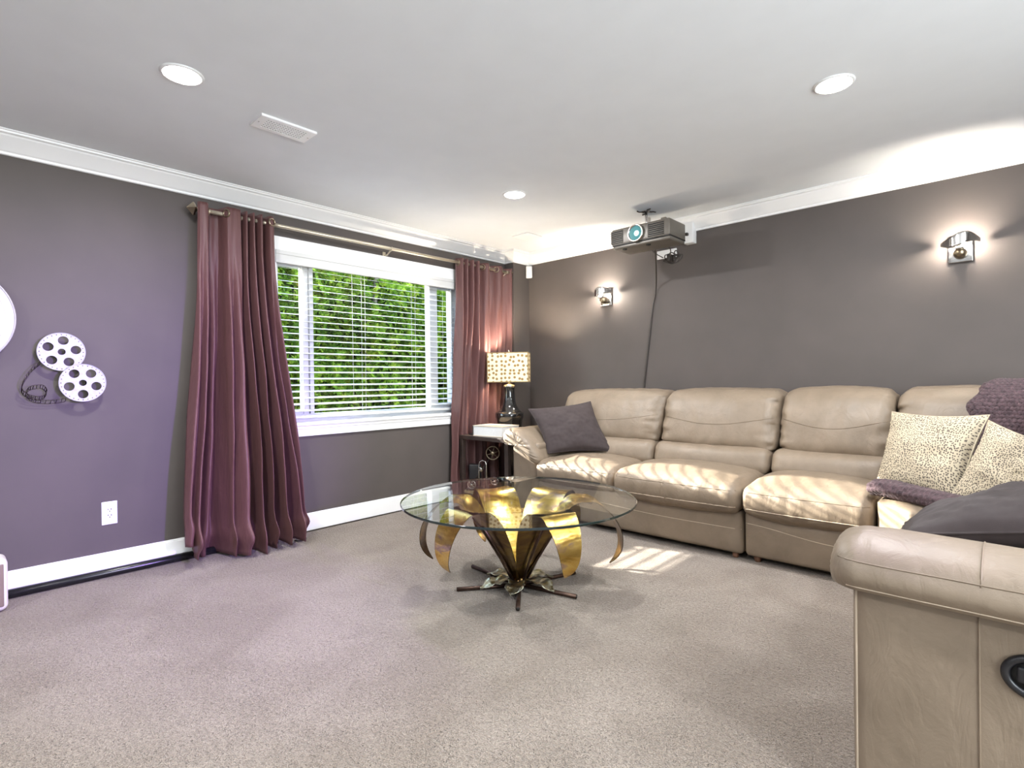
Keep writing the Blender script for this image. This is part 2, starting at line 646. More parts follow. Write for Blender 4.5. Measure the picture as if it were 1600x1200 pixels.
# ------------------------------------------------------------------ the room
H = 2.44
XR, YN = 6.2, -6.8           # right wall, rear wall (both outside the picture)
BX, BY = 0.1237, -0.2383     # boxed-in corner
WT = 0.17                    # wall thickness
WY0, WY1, WZ0, WZ1 = -2.63, -0.86, 0.815, 2.075   # window opening


def S(name, vf, m, **kw):
    o = obj(name, vf, m, smooth=kw.pop('smooth', False), **kw)
    o['kind'] = 'structure'
    return o


S('floor', box(-WT, XR + .1, YN - .1, .1, -0.06, 0.0), M['carpet'])
S('ceiling', box(-WT, XR + .1, YN - .1, .1, H, H + 0.08), M['ceiling'])
S('wall_left', merge(box(-WT, 0, YN, WY0, 0, H), box(-WT, 0, WY1, 0.1, 0, H), box(-WT, 0, WY0, WY1, 0, WZ0), box(-WT, 0, WY0, WY1, WZ1, H)), M['wall'])
S('wall_back', box(0, XR + .1, 0, 0.1, 0, H), M['wall'])
S('wall_right', box(XR, XR + .1, YN, 0, 0, H), M['wall'])
S('wall_rear', box(-WT, XR + .1, YN - .1, YN, 0, H), M['wall'])
S('wall_corner', box(0, BX, BY, 0, 0, H), M['wall'])
# crown moulding, one mitred run
cp = [(0, .108), (.006, .108), (.012, .104), (.014, .094), (.024, .088), (.030, .082), (.082, .030), (.086, .022), (.098, .017), (.100, .008), (.108, .006), (.108, 0)]


def crown_run():
    V, Fc = [], []
    for (u, d) in cp:
        for (x, y) in ((u, YN), (u, BY - u), (BX + u, BY - u), (BX + u, -u), (XR, -u)):
            V.append((x, y, H - d))
    for i in range(len(cp) - 1):
        for j in range(4):
            a = i * 5 + j
            Fc.append((a, a + 1, a + 6, a + 5))
    return V, Fc


S('trim_1', crown_run(), M['trim'])
S('baseboard_left', merge(sbox(0, .014, YN, BY, 0, .122, .003, 9, 2), sbox(0, .009, YN, BY, .122, .133, .003, 9, 2)), M['trim'])
S('baseboard_corner', merge(box(0, BX + .014, BY - .014, BY, 0, .13), box(BX, BX + .014, BY, 0, 0, .13)), M['trim'])
S('baseboard_back', box(BX + .014, XR, -.014, 0, 0, .13), M['trim'])


# ------------------------------------------------------------------ window
def make_window():
    w = bpy.data.objects.new('window_1', None)
    C.objects.link(w)
    w.location = (-.09, (WY0 + WY1) / 2, WZ0)
    WL[w] = Vector(w.location)
    w['kind'] = 'structure'
    y0, y1, z0, z1 = WY0, WY1, WZ0, WZ1
    # vinyl frame
    xf0, xf1 = -.15, -.08
    fr = merge(box(xf0, xf1, y0, y0 + .05, z0, z1), box(xf0, xf1, y1 - .05, y1, z0, z1), box(xf0, xf1, y0 + .05, y1 - .05, z0, z0 + .06), box(xf0, xf1, y0 + .05, y1 - .05, z1 - .05, z1))
    obj('window_frame', fr, M['vinyl'], w, smooth=False)
    m1 = (-2.39, -2.315); m2 = (-1.175, -1.085)
    obj('mullion', merge(box(xf0, xf1 - .004, m1[0], m1[0] + .04, z0 + .06, z1 - .05), box(xf0, xf1 + .012, m1[0] + .046, m1[1], z0 + .06, z1 - .05)), M['vinyl'], w, smooth=False)
    obj('mullion', sbox(xf0, xf1 + .004, m2[0], m2[1], z0 + .06, z1 - .05, .004, 9, 2), M['vinyl'], w, smooth=False)
    # sliding sash rails of the two side lights
    for (a, b) in ((y0 + .05, m1[0]), (m2[1], y1 - .05)):
        obj('sash', merge(box(-.13, -.095, a, b, z0 + .06, z0 + .095), box(-.13, -.095, a, b, z1 - .085, z1 - .05)), M['vinyl'], w, smooth=False)
    for (a, b) in ((y0 + .05, m1[0]), (m1[1], m2[0]), (m2[1], y1 - .05)):
        obj('pane', box(-.116, -.112, a, b, z0 + .06, z1 - .05), M['pane'], w, smooth=False)
    # casing and sill
    obj('window_casing', merge(sbox(0, .018, y0 - .09, y1 + .09, z1, 2.174, .003, 9, 2), sbox(0, .018, y0 - .09, y0, z0 - .02, z1, .003, 9, 2), sbox(0, .018, y1, y1 + .09, z0 - .02, z1, .003, 9, 2)), M['trim'], w, smooth=False)
    obj('window_sill', sbox(-.09, .042, y0 - .09, y1 + .09, z0 - .022, z0 + .002, .006, 9, 3), M['trim'], w, smooth=False)
    obj('apron', merge(sbox(0, .018, y0 - .085, y1 + .085, .713, z0 - .022, .004, 9, 2), sbox(0, .026, y0 - .085, y1 + .085, z0 - .048, z0 - .022, .006, 9, 3)), M['trim'], w, smooth=False)
    obj('jamb', merge(box(-.08, 0, y0, y0 + .008, z0, z1), box(-.08, 0, y1 - .008, y1, z0, z1), box(-.08, 0, y0, y1, z1 - .008, z1)), M['trim'], w, smooth=False)


make_window()


def make_blind():
    y0, y1 = WY0 + .012, WY1 - .012
    b = thing('venetian_blind', (-.035, (y0 + y1) / 2, .85), 'white horizontal slat blind hanging open in the window', 'blind')
    obj('valance', merge(sbox(-.012, .024, y0 - .02, y1 + .02, 1.985, 2.072, .004, 9, 2), sbox(.020, .030, y0 - .022, y1 + .022, 2.045, 2.074, .004, 9, 2), sbox(.020, .029, y0 - .022, y1 + .022, 1.982, 2.000, .004, 9, 2)), M['slat'], b, smooth=False)
    obj('headrail', box(-.062, -.012, y0, y1, 2.02, 2.066), M['slat'], b, smooth=False)
    sl = sbox(-.058, -.012, y0, y1, -.0010, .0010, .0009, 9, 1, fn=lambda v: Vector((v.x, v.y, v.z + .003 - 2.5 * (v.x + .035) ** 2 - .235 * (v.x + .035))))
    first = None
    n = 23
    for i in range(n):
        z = 1.962 - i * .0482
        if first is None:
            first = obj('slat', xf(sl, lambda v: v + Vector((0, 0, z))), M['slat'], b)
            z_first = z
        else:
            o = first.copy(); C.objects.link(o); o.parent = b; o.location = (0, 0, z - z_first)
    zb = 1.962 - n * .0482
    obj('bottom_rail', sbox(-.062, -.008, y0, y1, zb - .008, zb + .012, .004, 9, 2), M['slat'], b, smooth=False)
    for yy in (y0 + .2, y0 + .72, y1 - .52, y1 - .16):
        for xx in (-.062, -.008):
            obj('ladder_cord', tube([(xx, yy, zb), (xx, yy, 2.03)], .0011, 5), M['cord_white'], b)
    obj('lift_cord', tube([(-.002, y0 + .60, 1.99), (.002, y0 + .60, 1.3), (-.002, y0 + .605, 1.0)], .0012, 5), M['cord_white'], b)


make_blind()


# ------------------------------------------------------------------ garden behind the window
def in_gap(y, z):
    """where low sun slips past the hedge (outside the view from the room)"""
    yw, zw = y + .30 * 2.75, z - .42 * 2.75
    if yw > -.95: return False
    line = .84 + (-1.285 - yw) * 1.40
    if yw < -2.62: return False
    if line - .16 < zw < line + .34 and zw > .66: return True
    if -2.62 < yw < -1.8 and .89 < zw < 1.16: return True
    if zw > 1.62 and -2.55 < yw < -1.8: return True
    return False


def make_hedge():
    h = thing('cedar_hedge', (-2.8, 1.0, 0), 'tall sunlit green cedar hedge outside the window', 'hedge')
    rng = np.random.default_rng(3)
    V, Fc = [], []

    def spray(px, py, pz, s):
        # a flat fan of scale leaves: three narrow blades
        d = Vector((rng.uniform(.25, 1.0), rng.normal(0, .55), rng.uniform(-.75, .55))).normalized()
        sd = d.cross(Vector((rng.normal(), rng.normal(), rng.normal()))).normalized()
        P = Vector((px, py, pz))
        nrm = d.cross(sd)
        for (a, L) in ((-.55, .8), (0, 1.0), (.55, .8)):
            dd = (d * math.cos(a) + sd * math.sin(a))
            ss = (sd * math.cos(a) - d * math.sin(a)) * s * .17
            n = len(V)
            V.extend([P, P + dd * s * L * .5 + ss + nrm * s * .06, P + dd * s * L, P + dd * s * L * .5 - ss + nrm * s * .06])
            Fc.append((n, n + 1, n + 2, n + 3))

    def front(y, z):
        return -2.62 + .22 * N(y * 1.1, z * .8, 3.1) + .13 * N(y * 3.1, z * 3.1, 9.7) - .10 * max(0, z - 2.2)
    for i in range(21000):                       # the part the window shows
        y = rng.uniform(-1.75, 2.6); z = rng.uniform(.05, 3.05)
        spray(front(y, z) - rng.uniform(0, .22), y, z, rng.uniform(.07, .14))
    for i in range(7000):  # unseen side hedge, shaped so that only patches of sun get through
        y = rng.uniform(-5.2, -1.7); z = rng.uniform(.05, 3.6)
        if any(in_gap(y + dy_, z + dz_) for dy_ in (-.10, 0, .10) for dz_ in (-.10, 0, .10)): continue
        spray(front(y, z) - rng.uniform(0, .22), y, z, rng.uniform(.10, .18))
    for i in range(2600):
        y = rng.uniform(2.5, 5.5); z = rng.uniform(.05, 3.1)
        spray(front(y, z) - rng.uniform(0, .22), y, z, rng.uniform(.12, .2))
    o = obj('foliage', (V, Fc), M['leaf'], h, smooth=False)
    o['kind'] = 'stuff'
    CV = []  # solid blocks added to stop sun leaking, dark like the hedge's shaded inside
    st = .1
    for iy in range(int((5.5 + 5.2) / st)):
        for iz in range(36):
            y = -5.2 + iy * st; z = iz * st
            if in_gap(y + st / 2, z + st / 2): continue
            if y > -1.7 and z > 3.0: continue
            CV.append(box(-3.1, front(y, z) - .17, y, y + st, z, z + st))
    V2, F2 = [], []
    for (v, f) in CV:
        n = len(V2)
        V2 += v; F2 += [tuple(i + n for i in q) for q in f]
    o = obj('backing_core', (V2, F2), M['hedge_core'], h, smooth=False)
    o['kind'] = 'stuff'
    for (y, lean, r) in ((-.15, .10, .035), (.95, -.06, .03), (2.0, .05, .03)):
        pts = [(-2.86, y, 0), (-2.80, y + lean * .3, 1.0), (-2.74, y + lean * .7, 1.9), (-2.66, y + lean, 2.9)]
        obj('trunk', tube(smooth_path(pts, 6), r, 7), M['bark'], h)


make_hedge()
S('ground', box(-14, -WT, -14, 12, -.16, -.1), M['soil'])


# ------------------------------------------------------------------ ceiling lights
def can_light(x, y, label, group=None):
    t = thing('recessed_light', (x, y, H), label, 'ceiling light', group)
    ring = [(.070, H - .001), (.071, H - .006), (.075, H - .008), (.081, H - .005), (.084, H - .0005), (.082, H + .004), (.070, H + .004)]
    obj('trim_ring', lathe(ring, x, y, 40, cap=False), M['white_plastic'], t)
    dome = [(.0712, H - .004)] + [(.0712 * math.cos(a), H - .004 - .014 * math.sin(a)) for a in (.3, .6, .9, 1.2, 1.45)]
    obj('lens', lathe(dome, x, y, 32), M['can_lens'], t)
    ld = bpy.data.lights.new('can_lamp', 'AREA')
    ld.shape = 'DISK'; ld.size = .115; ld.energy = CAN_W; ld.color = (0.97, .98, 1.0)
    lo = bpy.data.objects.new('can_lamp', ld)
    C.objects.link(lo); lo.parent = t; lo.location = (0, 0, -.021)


can_light(1.288, -3.573, 'round recessed ceiling light nearest the wall of film reels')
can_light(3.298, -1.506, 'round recessed ceiling light above the sofa, nearest the right picture edge')
can_light(1.293, -1.479, 'small-looking round recessed ceiling light between the vent and the projector')
for (x, y) in ((1.29, -5.66), (3.298, -5.66), (5.3, -1.5), (5.3, -3.573)):
    can_light(x, y, 'round recessed ceiling light over the rest of the room, outside the picture', 'recessed lights outside the picture')


def vent():
    cx, cy = 1.121, -3.058
    t = thing('ceiling_vent', (cx, cy, H), 'white rectangular slotted air vent in the ceiling', 'vent')
    holes = []
    for i in range(15):
        for j in range(5):
            holes.append(rect(-.0975 + i * .0139, -.040 + j * .020, .0075, .0125))
    pl = plate_with_holes(rect(0, 0, .285, .148), [[(a, b) for a, b in h] for h in holes], .003)
    obj('grille', xf(pl, lambda v: Vector((cx + v.y, cy + v.x, H - .012 + v.z))), M['vent_white'], t, smooth=False)
    obj('frame', merge(box(cx - .074, cx - .070, cy - .1425, cy + .1425, H - .010, H), box(cx + .070, cx + .074, cy - .1425, cy + .1425, H - .010, H), box(cx - .070, cx + .070, cy - .1425, cy - .1385, H - .010, H), box(cx - .070, cx + .070, cy + .1385, cy + .1425, H - .010, H)), M['vent_white'], t, smooth=False)
    obj('duct', box(cx - .06, cx + .06, cy - .115, cy + .115, H - .003, H - .001), M['grey_slot'], t, smooth=False)
    for s in (-1, 1):
        obj('screw', lathe([(.004, H - .0125), (.004, H - .0145), (.002, H - .0150)], cx, cy + s * .128, 10), M['chrome'], t)


vent()
o = obj('ceiling_plate', sbox(.53, .72, -.69, -.49, H - .010, H, .004, 9, 3), M['vent_white'], loc=(.625, -.59, H))
tag(o, 'flat white square cover plate on the ceiling near the corner', 'cover plate')
s_ = thing('motion_sensor', (BX + .03, -.03, 2.19), 'small white motion sensor mounted in the room corner', 'sensor')


def rotz(vf, c, a):
    ca, sa = math.cos(a), math.sin(a)
    return xf(vf, lambda v: Vector((c[0] + (v.x - c[0]) * ca - (v.y - c[1]) * sa, c[1] + (v.x - c[0]) * sa + (v.y - c[1]) * ca, v.z)))


scn = (BX + .035, -.035)
obj('housing', rotz(sbox(scn[0] - .032, scn[0] + .032, scn[1] - .022, scn[1] + .022, 2.19, 2.318, .010, .03, 3), scn, PI / 4), M['white_plastic'], s_)
obj('lens_window', rotz(sbox(scn[0] - .024, scn[0] + .024, scn[1] - .0245, scn[1] - .018, 2.205, 2.262, .004, .03, 2), scn, PI / 4), M['trim'], s_)
obj('indicator', rotz(box(scn[0] - .0015, scn[0] + .0015, scn[1] - .0258, scn[1] - .022, 2.225, 2.245), scn, PI / 4), M['dark_slot'], s_, smooth=False)


# ------------------------------------------------------------------ curtains and rod
RX, RZ = .105, 2.222


def make_rod():
    t = thing('curtain_rod', (RX, -1.75, RZ), 'long pewter curtain rod above the window', 'curtain rod')
    obj('pole', tube([(RX, -3.17, RZ), (RX, -.272, RZ)], .0135, 14), M['champagne'], t)
    # square faceted finials
    for (y, d) in ((-3.17, -1), (-.275, 1)):
        if d < 0:
            fs = [(0, .016), (.006, .016), (.010, .040), (.020, .044), (.050, .010), (.056, .004)]
        else:
            fs = [(0, .016), (.004, .030), (.014, .034), (.022, .012)]
        V, Fc = [], []
        for (a, r) in fs:
            for k in range(4):
                q = PI / 2 * k
                V.append((RX + r * math.cos(q), y + d * a, RZ + r * math.sin(q)))
        for i in range(len(fs) - 1):
            for k in range(4):
                a = i * 4 + k; b = i * 4 + (k + 1) % 4
                Fc.append((a, b, b + 4, a + 4))
        Fc.append((3, 2, 1, 0)); Fc.append(tuple(len(V) - 4 + k for k in range(4)))
        obj('finial', (V, Fc), M['pewter'], t, smooth=False)
    for y in (-3.10, -1.715, -.33):
        b = obj('bracket', merge(tube([(0.002, y, RZ - .045), (.05, y, RZ - .04), (RX - .012, y, RZ - .018)], .006, 8), sbox(0, .006, y - .014, y + .014, RZ - .075, RZ - .01, .002, 9, 2)), M['champagne'], t)
        obj('cradle', tube([(RX + .018 * math.cos(a), y, RZ + .018 * math.sin(a)) for a in [-PI * .95 + PI * 1.15 * i / 10 for i in range(11)]], .0045, 7), M['champagne'], b)
    return t


make_rod()


def curtain(name, label, top, bot, phases, xtop, xbot, amp_t, amp_b, zbot, seed, rings, lift=0.0):
    """phases: (u, phase in half waves); top / bot: (y0, y1)"""
    t = thing(name, (.12, (top[0] + top[1]) / 2, 0), label, 'curtain', 'plum curtains at the window')
    ztop = 2.262

    def fn(u, v):
        s = v
        y = (top[0] + (top[1] - top[0]) * u) * (1 - sst(0, 1, s ** 1.15)) + (bot[0] + (bot[1] - bot[0]) * u) * sst(0, 1, s ** 1.15)
        # folds drift and merge on the way down
        uu = u + .022 * s * math.sin(9 * u + seed) + .02 * s * N(u * 3, s * 2.2, seed)
        ph = lerp_tab(phases, max(0, min(1, uu))) * PI
        amp = amp_t + (amp_b - amp_t) * sst(.0, .9, s)
        w = math.sin(ph)
        w = math.copysign(abs(w) ** .75, w)
        edge = 1 - .3 * (sst(0, .03, .03 - u) + sst(0, .03, u - .97))
        x = (xtop + (xbot - xtop) * sst(.05, 1, s)) + amp * w * edge
        y += .35 * amp * math.cos(ph) * s * .6 + .012 * N(u * 11, s * 4, seed + 5) * s
        x += .62 * amp * sst(.06, .5, s) * math.sin(u * 58 + 3.0 * N(u * 3, s * 1.6, seed + 3))
        x += (.020 * N(u * 9, s * 5, seed) + .014 * N(u * 21, s * 9, seed + 2)) * (0.25 + s)
        z = ztop * (1 - s) + (zbot + lift * sst(.16, .02, u)) * s
        # soft puddle: the hem tucks under
        k = sst(.90, 1.0, s)
        x += k * (.030 * math.sin(ph * 1.0 + 1.3) + .050 * N(u * 14, 3.3, seed + 8)) * (amp_b / .085)
        z += k * (.030 * N(u * 9, 1.7, seed) + .015)
        bul = math.exp(-((s - .945) / .03) ** 2)
        x += bul * .040 * (amp_b / .085) * (1 + 1.4 * N(u * 9, .5, seed))
        y += (k + bul) * .020 * N(u * 12, 7.7, seed + 1)
        return Vector((max(x, .018), y, max(z, .004)))
    nu, nv = 190, 90
    V, Fc = grid_surf(fn, nu, nv)
    # cloth thickness: back sheet
    o = obj('cloth_panel', (V, Fc), M['curtain'], t)
    md = o.modifiers.new('thick', 'SOLIDIFY')
    md.thickness = .0025
    for u in rings:
        c = fn(u, (ztop - RZ) / ztop)
        a = fn(max(0, u - .004), .018); b = fn(min(1, u + .004), .018)
        d = (b - a); d.z = 0
        d = d.normalized() if d.length > 1e-6 else Vector((0, 1, 0))
        nrm = Vector((-d.y, d.x, 0))
        ring = [(Vector((c.x, c.y, RZ)) + .024 * (math.cos(2 * PI * k / 24) * d + math.sin(2 * PI * k / 24) * Vector((0, 0, 1)))) for k in range(24)]
        obj('grommet', tube(ring, .006, 8, closed=True), M['pewter'], t)
    return t


curtain('window_curtain', 'plum curtain bunched left of the window beside the film reels', (-3.175, -2.690), (-3.315, -2.545),
        [(0, .5), (.10, 0.55), (.19, 1.5), (.30, 1.65), (.36, 2.5), (.52, 2.6), (.56, 3.5), (.60, 4.5), (.655, 5.5), (.70, 6.5), (.75, 7.5), (.80, 8.5), (.86, 9.3), (.92, 10.5), (1.0, 10.9)],
        RX, .185, .050, .092, .006, 1.7, (.145, .345, .54, .86, .945), lift=.12)
curtain('window_curtain', 'plum curtain right of the window behind the table lamp', (-.985, -.262), (-1.06, -.30),
        [(0, -.4), (.05, .5), (.09, 1.5), (.13, 2.5), (.18, 3.5), (.23, 4.5), (.28, 5.5), (.33, 6.5), (.40, 7.5), (.50, 8.5), (.60, 9.4), (.74, 10.4), (.88, 11.5), (1.0, 12.2)],
        RX, .072, .042, .030, .01, 6.3, (.02, .45, .55, .69, .81))


# ------------------------------------------------------------------ wall art, socket, floor pieces on the window wall
def make_reel(name, cy, cz, r, x, label, group, big=False):
    t = thing(name, (0, cy, cz), label, 'wall decor', group)
    hs = [circle(0, 0, r * .165, 24)]
    a0 = {0: .1}.get(0)
    a0 = make_reel.rot
    if big: hs = []
    for k in range(0 if big else 5):
        a = a0 + 2 * PI * k / 5
        hs.append(circle(r * .60 * math.cos(a), r * .60 * math.sin(a), r * .225, 28))
    th = .004
    pl = plate_with_holes(circle(0, 0, r, 72), hs or [circle(0, 0, .008, 12)], th)
    place = lambda x0: (lambda v: Vector((x0 + v.z, cy + v.x, cz + v.y)))
    m = M['alu'] if big else M['silver']
    obj('front_flange', xf(pl, place(x)), m, t, smooth=False)
    core = lathe([(r * .19, 0), (r * .19, x - .008)], 0, 0, 28, cap=False)
    obj('spool', xf(core, lambda v: Vector((.009 + v.z, cy + v.x, cz + v.y))), M['dark_wire'], t)
    rim = [(x + th, cy + r * .985 * math.cos(2 * PI * k / 72), cz + r * .985 * math.sin(2 * PI * k / 72)) for k in range(72)]
    obj('rolled_rim', tube(rim, .0022 if not big else .004, 6, closed=True), m, t)
    if big:
        rr = r * .86
        obj('raised_ring', tube([(x + th, cy + rr * math.cos(2 * PI * k / 72), cz + rr * math.sin(2 * PI * k / 72)) for k in range(72)], .004, 6, closed=True), M['white_plastic'], t)
        wall = lathe([(r * .97, 0), (r * .97, x - .002)], 0, 0, 60, cap=False)
        obj('side_band', xf(wall, lambda v: Vector((.001 + v.z, cy + v.x, cz + v.y))), m, t)
    else:
        rv = [(x + th + .0005, cy + r * .90 * math.cos(2 * PI * k / 28), cz + r * .90 * math.sin(2 * PI * k / 28)) for k in range(28)]
        obj('rim_dimples', merge(*[sbox(p[0] - .001, p[0] + .001, p[1] - .0022, p[1] + .0022, p[2] - .0022, p[2] + .0022, .001, 9, 1) for p in rv]), M['dark_wire'], t)
    return t


make_reel.rot = 1.45
ra = make_reel('film_reel', -3.836, 1.297, .105, .050, 'upper silver film reel wall decoration with five round holes', 'film reel wall decorations')
make_reel.rot = .95
rb = make_reel('film_reel', -3.748, 1.125, .106, .068, 'lower silver film reel wall decoration trailing a curl of film', 'film reel wall decorations')
make_reel.rot = .3
make_reel('film_reel', -4.29, 1.465, .272, .040, 'large plain silver disc cut off by the left picture edge', 'film reel wall decorations', big=True)


def film_strip():
    path = smooth_path([(.03, -3.925, 1.235), (.045, -3.965, 1.19), (.05, -3.995, 1.13), (.04, -4.0, 1.085), (.025, -3.97, 1.055), (.02, -3.92, 1.045), (.03, -3.90, 1.075), (.055, -3.92, 1.105), (.062, -3.965, 1.10), (.055, -3.985, 1.07), (.035, -3.955, 1.035), (.028, -3.89, 1.022), (.030, -3.82, 1.03)], 10)
    wd = Vector((.016, 0, .010))
    a = [p - wd for p in path]; b = [p + wd for p in path]
    parts = [tube(a, .0018, 5), tube(b, .0018, 5)]
    for i in range(0, len(path), 3):
        parts.append(tube([a[i], b[i]], .0016, 5))
    o = obj('film_strip', merge(*parts), M['dark_wire'], rb)
    return o


film_strip()


def outlet():
    t = thing('wall_outlet', (0, -3.624, .36), 'white double power outlet low on the wall below the film reels', 'outlet')
    pl = obj('face_plate', sbox(0, .006, -3.662, -3.586, .293, .427, .003, .03, 2), M['white_plastic'], t)
    rc = obj('receptacle', sbox(.004, .009, -3.640, -3.608, .325, .395, .003, .03, 2), M['trim'], t)
    for z in (.343, .377):
        obj('socket_slots', merge(box(.0088, .0096, -3.6335, -3.6295, z, z + .010), box(.0088, .0096, -3.6185, -3.6145, z, z + .010), box(.0088, .0096, -3.6265, -3.6215, z - .010, z - .004)), M['dark_slot'], rc, smooth=False)


outlet()
o = obj('round_bar', tube([(.046, -4.9, .024), (.052, -3.4, .024), (.054, -2.98, .024)], .024, 18), M['black_tube'], loc=(.05, -4, 0))
tag(o, 'long black round bar lying on the carpet along the baseboard', 'bar')


def white_cabinet():
    t = thing('rounded_box', (.18, -4.33, 0), 'low white rounded box with a brown side panel at the left picture edge', 'box')
    obj('shell', sbox(.105, .265, -4.58, -4.078, 0.004, .262, .03, .06, 5), M['white_box'], t)
    obj('front_panel', sbox(.255, .268, -4.555, -4.094, .028, .238, .006, .06, 3), M['brown_panel'], t)


white_cabinet()
pts = smooth_path([(.10, -2.50, .005), (.14, -2.56, .005), (.20, -2.60, .006), (.235, -2.565, .006), (.20, -2.525, .008), (.12, -2.535, .011), (.05, -2.50, .006), (.035, -2.30, .005), (.030, -1.9, .005), (.028, -1.4, .005), (.03, -1.0, .005), (.05, -.6, .005)], 8)
o = obj('floor_cable', tube(pts, .0048, 7), M['cable'], loc=(.05, -1.8, 0))
tag(o, 'thin dark cable looping out and running along the baseboard under the window', 'cable')


# ------------------------------------------------------------------ projector
def projector():
    x0, x1, y0, y1, z0, z1 = 1.548, 2.045, -.62, -.355, 2.145, 2.300
    t = thing('video_projector', ((x0 + x1) / 2, (y0 + y1) / 2, H), 'grey video projector hanging from the ceiling with glowing lens', 'projector')
    body = sbox(x0, x1, y0, y1, z0 + .028, z1, .012, .08, 3)
    b = obj('body', body, M['proj'], t)
    obj('lower_shell', sbox(x0 + .004, x1 - .004, y0 + .012, y1 - .004, z0, z0 + .030, .012, .08, 3), M['proj'], t)
    obj('shadow_gap', box(x0 + .006, x1 - .002, y0 + .004, y1 - .002, z0 + .024, z0 + .034), M['proj_dark'], t, smooth=False)
    # louvred vents: dark recess with slats
    for (a, c_) in ((x0 - .002, x0 + .105), (x1 - .175, x1 - .045)):
        obj('vent_recess', box(a, c_, y0 - .0015, y0 + .03, z0 + .040, z1 - .014), M['proj_dark'], t, smooth=False)
        obj('vent_slats', merge(*[sbox(a - .002, c_ + .001, y0 - .009, y0 + .01, z0 + .045 + k * .0147, z0 + .0505 + k * .0147, .002, 9, 2) for k in range(7)]), M['proj'], t)
    lx, lz = 1.768, z0 + .090
    ring = lathe([(.056, 0), (.066, .004), (.070, .014), (.066, .024), (.060, .026), (.055, .018)], 0, 0, 36, cap=False)
    obj('lens_ring', xf(ring, lambda v: Vector((lx + v.x, y0 + .004 - v.z, lz + v.y))), M['chrome'], t)
    dome = lathe([(.0575, 0)] + [(.0575 * math.cos(a), .016 * math.sin(a)) for a in (.25, .5, .75, 1.0, 1.25, 1.5)], 0, 0, 36)
    ln = obj('lens', xf(dome, lambda v: Vector((lx + v.x, y0 - .004 - v.z, lz + v.y))), M['lens'], t)
    hot = lathe([(.021, 0), (.017, .0035), (.008, .005)], 0, 0, 24)
    obj('beam_core', xf(hot, lambda v: Vector((lx + .014 + v.x, y0 - .0185 - v.z, lz - .006 + v.y))), M['lens_hot'], ln)
    obj('label_strip', box(x1 - .135, x1 - .045, y0 + .004, y0 + .03, z0 + .0275, z0 + .037), M['cream_label'], t, smooth=False)
    for (fx, fy) in ((x0 + .09, y0 + .05), (x1 - .20, y0 + .05)):
        obj('foot', lathe([(.016, z0 - .008), (.018, z0 - .004), (.018, z0 + .004)], fx, fy, 18), M['proj_dark'], t)
    obj('top_knob', sbox(x1 - .075, x1 - .035, y0 + .01, y0 + .04, z1 - .004, z1 + .012, .005, 9, 3), M['proj'], t)
    mx, my = 1.765, -.455
    mt = obj('mount_pole', merge(tube([(mx, my, z1 - .005), (mx, my, H - .004)], .010, 12), sbox(mx + .02, mx + .034, my - .01, my + .012, z1 - .004, z1 + .085, .003, 9, 2)), M['chrome'], t)
    for a in (.6, 2.2, 3.9, 5.4):
        obj('mount_arm', tube([(mx, my, H - .006), (mx + .055 * math.cos(a), my + .055 * math.sin(a), H - .006), (mx + .078 * math.cos(a + .25), my + .078 * math.sin(a + .25), H - .005)], .005, 7), M['dark_wire'], mt)
    obj('ceiling_flange', lathe([(.034, H - .007), (.036, H - .003), (.036, H)], mx, my, 24), M['chrome'], mt)


projector()
t = thing('wall_socket_box', (1.933, -.05, 2.30), 'white socket box on the crown moulding behind the projector', 'socket')
obj('box_body', sbox(1.890, 1.974, -.075, 0, 2.228, 2.40, .005, .05, 2), M['white_plastic'], t)
obj('plug', merge(sbox(1.915, 1.94, -.10, -.072, 2.285, 2.31, .006, .02, 3), tube(smooth_path([(1.93, -.09, 2.297), (1.90, -.13, 2.292), (1.87, -.19, 2.28), (1.86, -.30, 2.26)], 6), .004, 6)), M['cable'], t)
t = thing('socket_cover', (1.78, -.02, 2.18), 'white cover plate on the wall just below the projector', 'socket')
obj('face_plate', sbox(1.62, 1.80, -.012, 0, 2.150, 2.222, .003, .05, 2), M['white_plastic'], t)
# coiled spare cable and the long drop cable
cl = []
for k in range(6):
    cx, cz, ph = 1.83 + .022 * (k % 3), 2.085 + .008 * k, .7 * k
    cl.append(tube([(cx + (.055 + .004 * k) * math.cos(a) * math.cos(ph * .4), -.20 + .03 * math.sin(ph * .4) * math.cos(a) + .01 * k, cz + .028 * math.sin(a) + .012 * math.sin(2 * a + ph)) for a in [2 * PI * i / 28 for i in range(28)]], .0042, 6, closed=True))
cl.append(tube(smooth_path([(1.76, -.37, 2.165), (1.77, -.33, 2.13), (1.80, -.25, 2.10)], 6), .004, 6))
cl.append(tube(smooth_path([(1.90, -.37, 2.165), (1.90, -.32, 2.14), (1.86, -.24, 2.11)], 6), .004, 6))
cl.append(sbox(1.825, 1.85, -.24, -.16, 2.07, 2.13, .008, .02, 3))
o = obj('cable_bundle', merge(*cl), M['cable'], loc=(1.85, -.22, 2.15))
tag(o, 'tied bundle of spare dark cable hanging under the projector', 'cable')
pts = smooth_path([(1.79, -.36, 2.16), (1.765, -.31, 2.10), (1.71, -.20, 2.03), (1.635, -.06, 1.94), (1.60, -.012, 1.84), (1.575, -.010, 1.75), (1.54, -.008, 1.50), (1.50, -.008, 1.20), (1.475, -.008, 1.0), (1.46, -.008, .7)], 8)
o = obj('projector_cable', tube(pts, .0065, 8), M['cable'], loc=(1.55, -.01, 1.5))
tag(o, 'long dark cable dropping down the wall from the projector behind the sofa', 'cable')


